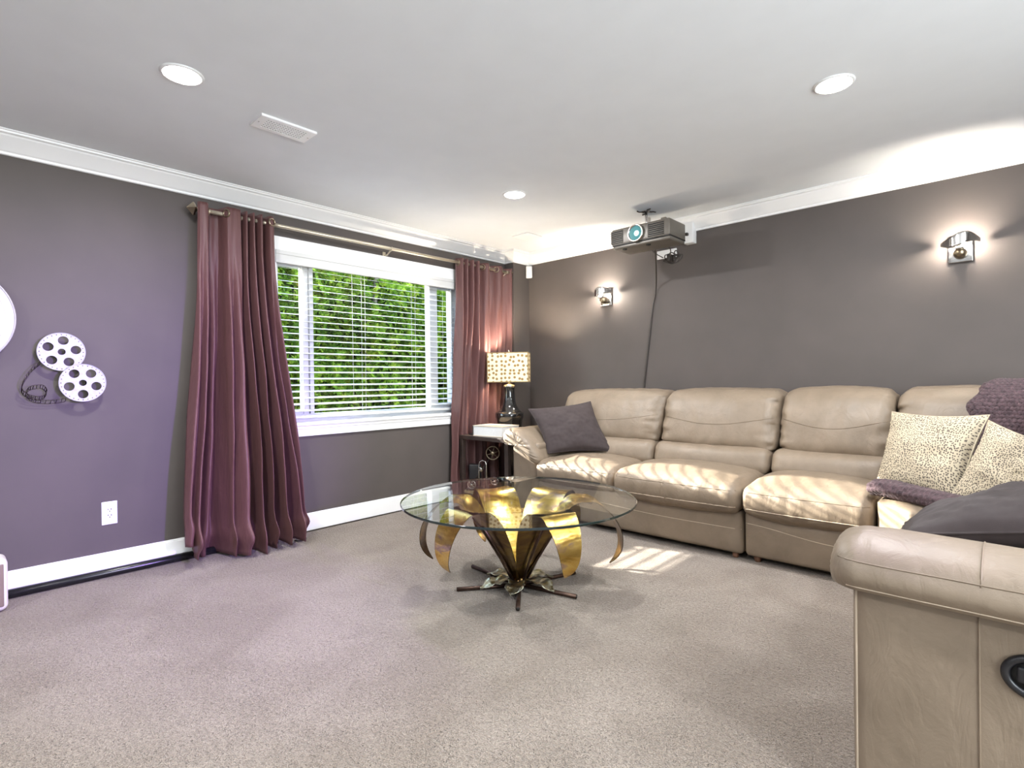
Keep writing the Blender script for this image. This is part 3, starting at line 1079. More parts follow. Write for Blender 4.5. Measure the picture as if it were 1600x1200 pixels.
# ------------------------------------------------------------------ wall sconces
def sconce(cx, cz, label):
    t = thing('wall_sconce', (cx, 0, cz), label, 'wall light', 'chrome wall sconces over the sofa')
    obj('back_plate', sbox(cx - .058, cx + .058, -.022, 0, cz - .085, cz + .075, .004, .04, 2), M['chrome'], t)
    obj('mounting_cup', xf(lathe([(.034, 0), (.034, .035), (.022, .075)], 0, 0, 24), lambda v: Vector((cx + v.x, -.02 - v.z, cz - .035 + v.y))), M['pewter'], t)
    # wavy metal leaf that hides the lamp; its tips curl back to the wall

    def leaf(u, v):
        a = (u - .5) * 2
        w = .010 + .030 * (1 - abs(a) ** 1.6)
        x = cx + a * .094
        y = -.045 - .118 * (1 - abs(a) ** 2.5)
        z = cz + .030 + (v - .5) * 2 * w + .012 * math.sin(PI * a)
        return Vector((x, y, z))
    lf = obj('metal_leaf', grid_surf(leaf, 32, 6), M['chrome'], t)
    md = lf.modifiers.new('thick', 'SOLIDIFY'); md.thickness = .003
    obj('lamp_holder', merge(sbox(cx - .022, cx + .022, -.125, -.020, cz - .020, cz - .006, .004, .04, 2), tube([(cx, -.115, cz - .008), (cx, -.160, cz + .022)], .004, 6)), M['chrome'], t)
    cap = lathe([(.003, -.030), (.008, -.026), (.009, 0), (.008, .026), (.003, .030)], 0, 0, 14)
    obj('lamp_capsule', xf(cap, lambda v: Vector((cx + v.z, -.122 + v.x, cz + .012 + v.y))), M['capsule'], t)


sconce(1.098, 1.888, 'chrome wall sconce nearest the room corner')
sconce(3.652, 1.888, 'chrome wall sconce above the spotted cushions')

# ------------------------------------------------------------------ coffee table
TC = Vector((1.94, -2.18, 0))


def coffee_table():
    t = thing('coffee_table', TC, 'round glass coffee table on a brass lotus flower base', 'table')
    GZ, GR = .478, .622
    prof = [(GR - .003, GZ - .006), (GR, GZ - .003), (GR, GZ + .003), (GR - .003, GZ + .006)]
    V, Fc = lathe(prof, TC.x, TC.y, 120)
    fm = [1] * (len(Fc) - 2) + [0, 0]
    obj('glass_top', (V, Fc), [M['table_glass'], M['glass_edge']], t, smooth=False, fm=fm)

    def place(phi, rho, side, z):
        a = math.radians(phi + 43.13)
        return Vector((TC.x + rho * math.cos(a) - side * math.sin(a), TC.y + rho * math.sin(a) + side * math.cos(a), z))
    prof_full = [(.020, .045), (.085, .16), (.165, .285), (.235, .385), (.300, .445), (.370, .462), (.440, .438), (.505, .375), (.545, .295), (.552, .215), (.530, .155), (.492, .115)]
    wid = [.028, .062, .098, .114, .116, .106, .092, .080, .066, .050, .030, .004]
    for (phi, cu, drop) in ((3, 1.0, 0), (52, .95, 0), (115, .95, 0), (172, .92, .02), (-137, .80, .075), (-62, .76, .075)):
        pr = []
        for i, (r, z) in enumerate(prof_full):
            if i >= 4:
                r = .300 + (r - .300) * cu
                z = .462 - (.462 - z) * (1 - .0 * i) - drop * (i - 4) / 7.0 * (-1)
            pr.append(Vector((r, wid[i], z)))
        sp = smooth_path(pr, 4)
        nv = 10

        def leaf(off):
            def fn(u, v):
                i = min(int(round(u * (len(sp) - 1))), len(sp) - 1)
                p = sp[i]
                q = sp[min(i + 1, len(sp) - 1)] - sp[max(i - 1, 0)]
                nx, nz = -q.z, q.x
                L = math.hypot(nx, nz) or 1
                nx /= L; nz /= L
                s = (v - .5) * 2
                cup = (.020 * sst(0, .35, u) * (1 - sst(.35, .6, u))) * (s * s)
                zz = p.z + nz * (off + cup)
                return place(phi, p.x + nx * (off + cup), s * p.y, min(zz, GZ - .0072))
            return fn
        n = len(sp) - 1
        a = grid_surf(leaf(.0016), n, nv)
        b = grid_surf(leaf(-.0016), n, nv)
        V, Fc = merge(a, b)
        na = len(a[1])
        Fc = [tuple(reversed(f)) for f in Fc[:na]] + Fc[na:]
        obj('petal', (V, Fc), [M['brass'], M['bronze']], t, fm=[0] * na + [1] * (len(Fc) - na))
    for phi in (3, 52, 115, 172, -137, -62):
        pts = [place(phi, .022, 0, .022), place(phi, .095, 0, .160), place(phi, .178, 0, .285), place(phi, .262, 0, .405), place(phi, .300, 0, .440)]
        # the rod follows the outer side of its petal
        pts = [place(phi, r + .016, 0, z - .010) for (r, z) in ((.014, .030), (.085, .16), (.165, .285), (.235, .380))]
        obj('support_rod', tube(pts, .0075, 6), M['rod_metal'], t)
    for k, (phi, L) in enumerate(((-92, .31), (-31, .335), (28, .36), (84, .34), (133, .40), (-170, .335))):
        p0 = place(phi, .0, 0, .013); p1 = place(phi, L, 0, .013)
        obj('leg', tube([p0, p0.lerp(p1, .5), p1], .0115, 8), M['rod_metal'], t)
        obj('leg_end', tube([p1 + (p1 - p0).normalized() * -.002, p1 + (p1 - p0).normalized() * .0008], .0085, 10), M['dark_slot'], t)
    obj('hub', lathe([(.030, .003), (.040, .012), (.038, .034), (.024, .060), (.012, .070)], TC.x, TC.y, 20), M['bronze'], t)
    outline = [(0.0, .012), (.15, .026), (.32, .044), (.42, .038), (.55, .052), (.66, .044), (.78, .050), (.88, .022), (1.0, .001)]
    for k, (phi, L) in enumerate(((-106, .15), (-38, .19), (20, .17), (88, .15), (143, .19), (-160, .19))):
        def fn(u, v):
            w = lerp_tab(outline, u)
            s = (v - .5) * 2
            z = .040 + .022 * math.sin(PI * u) - .020 * u + .010 * s * s - .006 * abs(s) * math.sin(u * 16) + .005 * N(u * 6, s * 2, k)
            return place(phi + 6 * math.sin(3 * u), .030 + L * u, s * w, z)
        lf = obj('leaf', grid_surf(fn, 18, 6), M['leafmetal'], t)
        md = lf.modifiers.new('thick', 'SOLIDIFY'); md.thickness = .002


coffee_table()


# ------------------------------------------------------------------ side table and what stands on it
TT = .612


def side_table():
    x0, x1, y0, y1 = .10, .725, -.985, -.345
    t = thing('side_table', ((x0 + x1) / 2, (y0 + y1) / 2, 0), 'dark brown square side table in the corner beside the sofa', 'table')
    lg = .042
    for (a, b) in ((x0, y0), (x1 - lg, y0), (x0, y1 - lg), (x1 - lg, y1 - lg)):
        obj('leg', sbox(a, a + lg, b, b + lg, 0, TT - .036, .003, .3, 2), M['espresso'], t, smooth=False)
    obj('table_top', sbox(x0, x1, y0, y1, TT - .036, TT, .004, .3, 2), M['espresso'], t, smooth=False)
    obj('shelf', sbox(x0 + .02, x1 - .02, y0 + .02, y1 - .02, .075, .10, .003, .3, 2), M['shelf'], t, smooth=False)


side_table()


def book():
    t = thing('thick_book', (.42, -.78, TT), 'very thick pale book lying on the side table before the lamp', 'book')
    c = (.415, -.815); a = .08
    hx, hy = .175, .122
    z0, z1 = TT, TT + .095
    R_ = lambda vf: rotz(vf, c, a)
    obj('pages', R_(box(c[0] - hx + .006, c[0] + hx - .004, c[1] - hy + .005, c[1] + hy, z0 + .005, z1 - .005)), M['paper'], t, smooth=False)
    obj('cover', R_(merge(box(c[0] - hx, c[0] + hx, c[1] - hy, c[1] + hy, z0, z0 + .005), box(c[0] - hx, c[0] + hx, c[1] - hy, c[1] + hy, z1 - .005, z1))), M['bookcover'], t, smooth=False)
    obj('spine', R_(box(c[0] - hx - .006, c[0] - hx + .004, c[1] - hy, c[1] + hy, z0, z1)), M['bookspine'], t, smooth=False)


book()
o = obj('thin_folder', rotz(sbox(.13, .235, -.90, -.74, TT, TT + .010, .004, .1, 2), (.18, -.82), .2), M['black_plastic'], loc=(.18, -.82, TT))
tag(o, 'thin dark flat folder on the side table left of the book', 'folder')


def table_lamp():
    cx, cy = .335, -.545
    t = thing('table_lamp', (cx, cy, TT), 'black ceramic table lamp with lit spotted rectangular shade', 'lamp')
    prof = [(.100, TT), (.112, TT + .006), (.116, TT + .05), (.126, .735), (.136, .765), (.138, .800), (.130, .812)]
    obj('base', lathe(prof, cx, cy, 40), M['black_ceramic'], t)
    prof = [(.118, .812), (.108, .822), (.092, .842), (.074, .870), (.060, .910), (.053, .960), (.050, 1.01), (.052, 1.045), (.055, 1.055)]
    obj('body', lathe(prof, cx, cy, 40), M['black_ceramic'], t)
    obj('collar', lathe([(.056, 1.055), (.058, 1.062), (.048, 1.072), (.024, 1.080), (.014, 1.084)], cx, cy, 32), M['chrome'], t)
    obj('neck', lathe([(.012, 1.082), (.012, 1.14), (.018, 1.145), (.018, 1.245)], cx, cy, 16), M['chrome'], t)
    obj('bulb', lathe([(.012, 1.245), (.016, 1.255), (.028, 1.282), (.030, 1.300), (.023, 1.322), (.008, 1.330)], cx, cy, 20), M['lamp_bulb'], t)
    w2, d2, z0, z1, th = .193, .095, 1.098, 1.383, .003
    ang = math.radians(-55 + 90)
    R_ = lambda vf: rotz(vf, (cx, cy), ang)

    def wall4(a, b, za, zb, tk):
        return merge(box(cx - a, cx + a, cy - b, cy - b + tk, za, zb), box(cx - a, cx + a, cy + b - tk, cy + b, za, zb),
                     box(cx - a, cx - a + tk, cy - b + tk, cy + b - tk, za, zb), box(cx + a - tk, cx + a, cy - b + tk, cy + b - tk, za, zb))
    w4 = wall4(w2, d2, z0, z1, th)
    sh = obj('shade', R_(w4), M['shade'], t, smooth=False, uv=[(p[0] + p[1], p[2]) for p in w4[0]])
    obj('shade_trim', R_(merge(wall4(w2 + .002, d2 + .002, z0, z0 + .008, .003), wall4(w2 + .002, d2 + .002, z1 - .008, z1, .003))), M['shade_trim'], sh, smooth=False)
    obj('shade_corner', R_(merge(*[box(cx + sx * (w2 + .001) - .003, cx + sx * (w2 + .001) + .003, cy + sy * (d2 + .001) - .003, cy + sy * (d2 + .001) + .003, z0, z1) for sx in (-1, 1) for sy in (-1, 1)])), M['shade_trim'], sh, smooth=False)
    obj('harp', merge(R_(tube(smooth_path([(cx - .016, cy, 1.16), (cx - .05, cy, 1.22), (cx - .045, cy, 1.31), (cx, cy, 1.355), (cx + .045, cy, 1.31), (cx + .05, cy, 1.22), (cx + .016, cy, 1.16)], 6), .0022, 6)), R_(tube([(cx - w2 + .004, cy, 1.352), (cx + w2 - .004, cy, 1.352)], .002, 6)), R_(tube([(cx, cy - d2 + .004, 1.352), (cx, cy + d2 - .004, 1.352)], .002, 6))), M['chrome'], t)
    obj('finial', lathe([(.004, 1.355), (.004, 1.383), (.010, 1.392), (.006, 1.404), (.002, 1.408)], cx, cy, 14), M['chrome'], t)


table_lamp()


def figurine():
    cx, cy, zb = .262, -.835, .10
    t = thing('film_projector_figurine', (cx, cy, zb), 'small dark metal film projector figurine on the side table shelf', 'figurine')
    ang = math.radians(40)
    R_ = lambda vf: rotz(vf, (cx, cy), ang)
    obj('base', R_(sbox(cx - .155, cx + .155, cy - .05, cy + .05, zb, zb + .018, .006, .08, 3)), M['dark_wire'], t)
    obj('body', R_(sbox(cx - .13, cx - .02, cy - .03, cy + .03, zb + .09, zb + .24, .012, .05, 3)), M['black_plastic'], t)
    arch = [(cx + .0 - .035, cy - .045, zb + .018), (cx - .035, cy - .045, zb + .23), (cx - .028, cy - .045, zb + .265), (cx, cy - .045, zb + .28), (cx + .028, cy - .045, zb + .265), (cx + .035, cy - .045, zb + .23), (cx + .035, cy - .045, zb + .018)]
    obj('arch_frame', R_(tube(arch, .006, 8)), M['chrome'], t)
    for (dx, z, r) in ((.095, .345, .060), (-.105, .052, .036), (.110, .085, .034)):
        ring = [(cx + dx + r * math.cos(2 * PI * k / 28), cy - .035, zb + z + r * math.sin(2 * PI * k / 28)) for k in range(28)]
        sp = [tube([(cx + dx, cy - .035, zb + z), (cx + dx + r * math.cos(a), cy - .035, zb + z + r * math.sin(a))], .004, 6) for a in (0.3, 1.35, 2.4, 3.45, 4.5, 5.5)]
        hubv = xf(lathe([(r * .35, 0), (r * .35, .02), (r * .2, .026)], 0, 0, 16), lambda v: Vector((cx + dx + v.x, cy - .03 - v.z, zb + z + v.y)))
        obj('reel', R_(merge(tube(ring, .006, 7, closed=True), hubv, *sp)), M['chrome'] if r < .05 else M['pewter'], t)
    obj('lens_tube', R_(tube([(cx - .012, cy - .03, zb + .20), (cx - .012, cy - .075, zb + .20)], .022, 14)), M['chrome'], t)
    obj('strut', R_(merge(tube([(cx - .105, cy - .03, zb + .06), (cx - .04, cy - .03, zb + .14), (cx + .095, cy - .03, zb + .34)], .006, 7), tube([(cx + .03, cy - .03, zb + .10), (cx + .11, cy - .03, zb + .085)], .005, 7), tube([(cx + .02, cy - .02, zb + .02), (cx + .03, cy - .02, zb + .25)], .010, 8))), M['dark_wire'], t)


figurine()


# ------------------------------------------------------------------ leather sectional
def seam_path(o, pts, d, rad=.0022, lift=.0005):
    """project points along d onto the mesh o, return the tube"""
    me = o.data
    base = WL[o]
    vs_ = [v.co + base for v in me.vertices]
    bvh = BVHTree.FromPolygons(vs_, [tuple(p.vertices) for p in me.polygons])
    d = Vector(d).normalized()
    out = []
    for p in pts:
        p = Vector(p)
        h_ = bvh.ray_cast(p - d * 3.5, d, 7.0)
        if h_[0] is not None:
            out.append(h_[0] - d * lift)
    return tube(out, rad, 5) if len(out) > 2 else None


def add_seam(o, pts, d, mat='seam', name='stitched_seam', rad=.0022):
    tb = seam_path(o, pts, d, rad)
    if tb: obj(name, tb, M[mat], o)


def wrinkle(seed, x0, x1, axis='x', amp=.010, side=.030):
    def fn(v):
        a = v.x if axis == 'x' else v.y
        t = (a - x0) / (x1 - x0)
        e = math.exp(-(t / .10) ** 2) + math.exp(-((1 - t) / .10) ** 2)
        n1 = N(v.x * 5 + seed, v.y * 5, v.z * 7)
        n2 = N(a * 4 + seed, v.z * 34 + seed, 1.5 + v.y * 10)
        n3 = N(a * 16 + seed, v.z * 5, 4.5 + v.y * 4)
        k = amp * n1 + side * e * n2 + amp * .7 * n3
        return k
    return fn


def back_cushion(parent, x0, x1, z0, z1, seed, yf=-.50, yb=-.18, tilt=.14, seam=True, left_rake=0.0):
    w = wrinkle(seed, x0, x1)

    def fn(v):
        t = (v.z - z0) / (z1 - z0)
        k = w(v)
        y = v.y + tilt * max(0.0, t) ** 1.3 + k * 1.2
        # rolled top leaning backwards
        x = v.x + left_rake * (t - .5)
        z = v.z + k * .5
        return Vector((x, y, z))
    o = obj('back_cushion', sbox(x0 + .004, x1 - .004, yf, yb, z0, z1, .075, .018, 5, puff=(.006, .05, .03), fn=fn), M['leather'], parent)
    if seam:
        add_seam(o, [(x0 + .03 + (x1 - x0 - .06) * i / 30, 0, z0 + (z1 - z0) * (.55 - .12 * math.sin(PI * i / 30) ** 1.2 + .02 * i / 30)) for i in range(31)], (0, 1, 0))
        add_seam(o, [(x0 + .05 + (x1 - x0 - .10) * i / 24, yf + tilt + .055, 0) for i in range(25)], (0, 0, -1), rad=.0018)
    return o


def lumbar(parent, x0, x1, seed, z0=.455, z1=.64, yf=-.60, yb=-.25):
    w = wrinkle(seed, x0, x1, amp=.005, side=.008)
    return obj('lumbar_cushion', sbox(x0 + .004, x1 - .004, yf, yb, z0, z1, .06, .02, 4, puff=(.004, .03, .0), fn=lambda v: Vector((v.x, v.y + .30 * (v.z - z0) + w(v), v.z + .5 * w(v)))), M['leather'], parent)


def seat_cushion(parent, x0, x1, seed, yf=-1.03, yb=-.46, z0=.295, z1=.462, crown=.055):
    w = wrinkle(seed, x0, x1, amp=.004, side=.006)

    def fn(v):
        k = w(v)
        ty = (v.y - yf) / (yb - yf)
        gather = .008 * N(v.x * 30, seed, v.z * 3) * math.exp(-(ty / .12) ** 2)
        return Vector((v.x, v.y - gather * 1.5 - .012 * math.exp(-((v.z - .40) / .07) ** 2) * math.exp(-(ty / .05) ** 2), v.z + k + .02 * ty))
    o = obj('seat_cushion', sbox(x0 + .003, x1 - .003, yf, yb, z0, z1, .055, .020, 5, puff=(.008, .03, crown), fn=fn), M['leather'], parent)
    n = 30
    add_seam(o, [(x0 + .02 + (x1 - x0 - .04) * i / n, 0, z1 - .028) for i in range(n + 1)], (0, 1, 0), rad=.0022)
    add_seam(o, [(x0 + .02 + (x1 - x0 - .04) * i / n, 0, z0 + .040) for i in range(n + 1)], (0, 1, 0), 'piping', 'piping', rad=.0026)
    return o


def base_front(parent, x0, x1, seed, sag=.045, yf=-.985):
    w = wrinkle(seed, x0, x1, amp=.002, side=.002)
    o = obj('base_panel', sbox(x0 + .002, x1 - .002, yf, -.12, .035, .305, .028, .05, 4, puff=(0, .012, 0), fn=lambda v: Vector((v.x, v.y + w(v) + .02 * max(0, .12 - v.z), v.z))), M['leather'], parent)
    n = 34
    add_seam(o, [(x0 + .01 + (x1 - x0 - .02) * i / n, 0, .235 - sag * sst(0, .75, i / n)) for i in range(n + 1)], (0, 1, 0), 'piping')
    return o


def arm_pad(parent, prof, a0, a1, axis, sgn, place, pleat=.0060):
    """prof: closed outline (p, z); swept from a0 (rear) to a1 (front, rounded and pleated)"""
    P = smooth_path([Vector((p, 0, z)) for p, z in prof] + [Vector((prof[0][0], 0, prof[0][1]))], 6)[:-1]
    m = len(P)
    cx = sum(p.x for p in P) / m; cz = sum(p.z for p in P) / m
    stations = [(0, 1.0)] + [(i / 16, 1.0) for i in range(1, 16)]
    L = a1 - a0
    R0 = .075
    V, Fc = [], []
    ss = []
    for i in range(17):
        ss.append((a0 + (L - math.copysign(R0, L)) * i / 16, 1.0, 0))
    for i in range(1, 15):
        q = PI / 2 * i / 14
        ss.append((a0 + L - math.copysign(R0, L) + math.copysign(R0, L) * math.sin(q), 1 - .42 * (1 - math.cos(q)) - .0 * i, q))
    for (s, sc, q) in ss:
        for j, p in enumerate(P):
            ang = math.atan2(p.z - cz, p.x - cx)
            pl = 0
            if q > 0:
                pl = pleat * math.sin(q * 1.0) * (math.sin(ang * 26) + .6 * math.sin(ang * 41 + 1))
            fold = .004 * N(p.x * 6 + 3, s * 9, p.z * 6) + .003 * N(p.x * 14, s * 22, p.z * 14)
            d = Vector((p.x - cx, 0, p.z - cz))
            d = d.normalized() if d.length > 0 else d
            px = cx + (p.x - cx) * sc + d.x * fold; pz = cz + (p.z - cz) * sc + d.z * fold
            V.append(place(px, s + math.copysign(pl, L), pz))
    n = len(ss)
    for i in range(n - 1):
        for j in range(m):
            a = i * m + j; b = i * m + (j + 1) % m
            Fc.append((a, b, b + m, a + m))
    # front cap: concentric rings
    last = (n - 1) * m
    prev = last
    for (f, bulge) in ((.7, .003), (.4, .005), (.12, .006)):
        st = len(V)
        for j in range(m):
            v = V[last + j]
            c_ = place(cx, ss[-1][0] + math.copysign(bulge, L), cz)
            V.append(c_ + (Vector(v) - place(cx, ss[-1][0], cz)) * f)
        for j in range(m):
            Fc.append((prev + j, prev + (j + 1) % m, st + (j + 1) % m, st + j))
        prev = st
    Fc.append(tuple(prev + j for j in range(m)))
    Fc.append(tuple(reversed(range(m))))
    return obj('arm_pad', (V, Fc), M['leather'], parent)


def sofa():
    G = 'sections of the taupe leather sectional'
    # --- section with the arm, beside the side table
    t = thing('sofa_section', (1.72, -.5, 0), 'taupe leather two-seat sofa section with rolled arm, beside the side table', 'sofa', G)
    base_front(t, 1.05, 2.683, 2.0)
    obj('arm_panel', sbox(.775, 1.06, -.985, -.10, .035, .60, .035, .08, 4, puff=(0, .008, 0)), M['leather'], t)
    arm_pad(t, [(.700, .600), (.688, .645), (.712, .692), (.78, .712), (.86, .700), (.95, .655), (1.03, .585), (1.085, .505), (1.095, .455), (1.06, .430), (.97, .49), (.87, .555), (.76, .575)], -.12, -1.045, 'y', -1, lambda p, s, z: Vector((p, s, z)), pleat=.0085)
    obj('back_frame', sbox(.80, 2.683, -.32, -.05, .10, .86, .05, .12, 4), M['leather'], t)
    seat_cushion(t, 1.05, 1.80, 3.0, yf=-1.005, crown=.045)
    seat_cushion(t, 1.80, 2.683, 4.0, yf=-1.05, crown=.060)
    lumbar(t, .95, 1.858, 5.0)
    lumbar(t, 1.858, 2.70, 6.0)
    back_cushion(t, .865, 1.868, .60, 1.005, 7.0, left_rake=.03)
    back_cushion(t, 1.868, 2.722, .60, 1.012, 8.0)
    for x in (.84, 2.62):
        obj('foot', lathe([(.016, 0), (.020, .012), (.022, .045)], x, -.93, 14), M['wood_foot'], t)
    # --- armless section
    t = thing('sofa_section', (3.02, -.5, 0), 'taupe leather armless one-seat sofa section in the middle of the sectional', 'sofa', G)
    base_front(t, 2.690, 3.362, 12.0)
    obj('back_frame', sbox(2.69, 3.362, -.32, -.05, .10, .86, .05, .12, 4), M['leather'], t)
    seat_cushion(t, 2.690, 3.362, 13.0, yf=-1.04, crown=.060)
    lumbar(t, 2.706, 3.362, 14.0)
    back_cushion(t, 2.728, 3.366, .60, 1.022, 15.0)
    for x in (2.75, 3.30):
        obj('foot', lathe([(.016, 0), (.020, .012), (.022, .045)], x, -.93, 14), M['wood_foot'], t)
    # --- corner wedge
    t = thing('sofa_section', (3.9, -.6, 0), 'taupe leather corner sofa section behind the two spotted cushions', 'sofa', G)

    def wedge(z0, z1, inset, name, crown, seed, front=0.0):
        a = Vector((3.370, -1.035)); b = Vector((3.62, -1.285))
        outline = [(3.370, -.30), (3.370, -1.035), (3.60, -1.245), (4.50, -1.245), (4.50, -.30)]
        c_ = Vector((3.95, -.75))

        def fn(v):
            # map a unit square block to the wedge: shear the front left corner diagonal
            x = 3.372 + (v.x) * 1.12
            y = -.30 - v.y * .74 - .24 * min(1, v.x / .20) * v.y ** 3
            z = z0 + v.z * (z1 - z0)
            ex = min(v.x, 1 - v.x, .15) / .15; ey = min(v.y, 1 - v.y, .15) / .15
            z += crown * (ex * ey) ** .5 * (v.z) + .004 * N(x * 6, y * 6, seed)
            return Vector((x, y, z))
        vf = sbox(0, 1, 0, 1, 0, 1, .04, .05, 3, fn=fn)
        return obj(name, (vf[0], [tuple(reversed(f)) for f in vf[1]]), M['leather'], t)
    wedge(.295, .470, 0, 'seat_cushion', .035, 20.0)
    wedge(.035, .30, 0, 'base_panel', 0, 21.0)
    obj('back_frame', sbox(3.37, 4.50, -.32, -.05, .10, .86, .05, .12, 4), M['leather'], t)
    back_cushion(t, 3.372, 4.06, .60, 1.024, 22.0)
    lumbar(t, 3.37, 4.06, 23.0)
    obj('side_back_frame', sbox(4.24, 4.56, -1.22, -.05, .10, .90, .06, .12, 4), M['leather'], t)
    obj('back_cushion', sbox(4.02, 4.32, -1.24, -.42, .50, 1.02, .08, .06, 4, puff=(.04, .0, .02)), M['leather'], t)
    # --- end section with the near arm
    t = thing('sofa_section', (4.05, -2.0, 0), 'taupe leather end sofa section with rolled arm in the right foreground', 'sofa', G)
    obj('base_panel', sbox(3.585, 4.50, -2.50, -1.265, .035, .305, .028, .08, 4), M['leather'], t)
    obj('seat_cushion', sbox(3.565, 4.20, -2.46, -1.262, .295, .465, .055, .05, 4, puff=(.02, .0, .04)), M['leather'], t)
    obj('side_back_frame', sbox(4.24, 4.56, -2.50, -1.262, .10, .90, .06, .12, 4), M['leather'], t)
    obj('back_cushion', sbox(4.02, 4.32, -2.46, -1.262, .50, 1.02, .08, .06, 4, puff=(.04, .0, .02)), M['leather'], t)
    fr = obj('arm_panel', sbox(3.592, 4.54, -2.752, -2.44, .035, .62, .030, .05, 4, puff=(.006, .006, 0)), M['leather'], t)
    add_seam(fr, [(3.832, 0, .06 + .53 * i / 20) for i in range(21)], (0, 1, 0), 'seam', 'panel_seam', rad=.0022)
    add_seam(fr, [(3.6005, 0, .06 + .53 * i / 20) for i in range(21)], (0, 1, 0), 'piping', 'piping', rad=.0032)
    pad = arm_pad(t, [(-2.800, .592), (-2.822, .630), (-2.798, .680), (-2.73, .708), (-2.64, .715), (-2.56, .690), (-2.49, .625), (-2.43, .535), (-2.415, .47), (-2.45, .45), (-2.54, .52), (-2.64, .565), (-2.74, .575)], 4.52, 3.545, 'x', -1, lambda p, s, z: Vector((s, p, z)), pleat=.0012)
    n = 40
    add_seam(pad, [(3.57 + .93 * i / n, 0, .664) for i in range(n + 1)], (0, 1, 0), 'seam', 'stitched_seam', rad=.0018)
    add_seam(pad, [(3.59 + .91 * i / n, 0, .602) for i in range(n + 1)], (0, 1, 0), 'piping', 'stitched_seam', rad=.0016)
    add_seam(pad, [(3.838, -2.83 + .30 * i / 20, 0) for i in range(21)], (0, 0, -1), 'seam', 'panel_seam', rad=.002)
    # recliner latch: oval black cup
    hx, hz = 3.922, .475
    hd = obj('recliner_handle', tube([(hx + .048 * math.cos(2 * PI * k / 36), -2.758, hz + .040 * math.sin(2 * PI * k / 36)) for k in range(36)], .0085, 9, closed=True), M['black_plastic'], t)
    cup = lathe([(.044, .004), (.040, .002), (.02, .0)], 0, 0, 28)
    obj('latch_cup', xf(cup, lambda v: Vector((hx + v.x, -2.7545 - v.z, hz + v.y * .85))), M['dark_slot'], hd)
    obj('latch_lever', sbox(hx - .030, hx + .034, -2.768, -2.756, hz - .014, hz + .020, .005, .03, 3), M['black_plastic'], hd)


sofa()


# ------------------------------------------------------------------ cushions and throw
def pillow(name, label, BL, BR, TR, TL, th, mat, seed, group=None, pinch=.09, pipe=True, dent=0.0):
    BL, BR, TR, TL = map(Vector, (BL, BR, TR, TL))
    c = (BL + BR + TR + TL) / 4
    nrm = ((BR - BL) + (TR - TL)).cross((TL - BL) + (TR - BR)).normalized()
    if nrm.dot(CAM - c) < 0: nrm = -nrm
    t = thing(name, (c.x, c.y, min(BL.z, BR.z, TL.z, TR.z)), label, 'cushion', group)

    def flat(u, v):
        a = (u - .5) * 2; b = (v - .5) * 2
        a2 = a * (1 - pinch * (1 - b * b)); b2 = b * (1 - pinch * (1 - a * a))
        uu, vv = a2 / 2 + .5, b2 / 2 + .5
        return BL * (1 - uu) * (1 - vv) + BR * uu * (1 - vv) + TR * uu * vv + TL * (1 - uu) * vv

    def side(sg):
        def fn(u, v):
            a = (u - .5) * 2; b = (v - .5) * 2
            hgt = th / 2 * max(0, (1 - a * a) * (1 - b * b)) ** .48
            e = min(1 - abs(a), 1 - abs(b))
            hgt *= 1 + .22 * N(a * 2.2 + seed, b * 2.2, sg * 3 + seed) - dent * math.exp(-((a) / .25) ** 2) * sst(.2, .9, b)
            hgt += .006 * N(a * 9 + seed, b * 9, sg + seed) * sst(0, .3, e)
            hgt += .010 * math.exp(-(e / .10) ** 2) * sst(0, .06, e) * N(a * 14 + seed, b * 14, 2.0)
            return flat(u, v) + nrm * sg * hgt
        return fn
    n = 40
    a = grid_surf(side(1), n, n); b = grid_surf(side(-1), n, n)
    b = (b[0], [tuple(reversed(f)) for f in b[1]])
    guv = [(i / n * 1.0, j / n * 1.0) for i in range(n + 1) for j in range(n + 1)]
    obj('cover', merge(a, b), M[mat], t, uv=guv + guv)
    if pipe:
        loop = [flat(i / 30, 0) for i in range(30)] + [flat(1, i / 30) for i in range(30)] + [flat(1 - i / 30, 1) for i in range(30)] + [flat(0, 1 - i / 30) for i in range(30)]
        obj('edge_seam', tube(loop, .0035, 6, closed=True), M[mat], t)
    return t


pillow('throw_cushion', 'dark plum cushion leaning on the sofa arm beside the lamp', (1.10, -.90, .512), (1.52, -.58, .530), (1.225, -.47, .925), (.80, -.80, .865), .17, 'plum_cloth', 1.0)
pillow('throw_cushion', 'spotted cream cushion standing left of the other spotted one', (3.33, -.80, .52), (3.70, -1.05, .51), (3.80, -.82, .915), (3.375, -.56, .905), .17, 'spotted', 5.0, 'spotted cream cushions', dent=.25)
pillow('throw_cushion', 'spotted cream cushion cut off by the right picture edge', (3.655, -1.10, .52), (4.08, -1.30, .52), (4.12, -1.18, .78), (3.800, -.93, .895), .17, 'spotted', 9.0, 'spotted cream cushions')
pillow('throw_cushion', 'dark plum cushion lying against the arm in the right foreground', (3.66, -2.42, .655), (4.10, -2.44, .74), (4.10, -1.96, .80), (3.585, -1.98, .555), .17, 'plum_cloth', 13.0)


def knit(h, a, b):
    return h * (abs(math.sin(a)) ** .6 * (0.55 + .45 * math.sin(b + (math.pi if int(a / PI) % 2 else 0))))


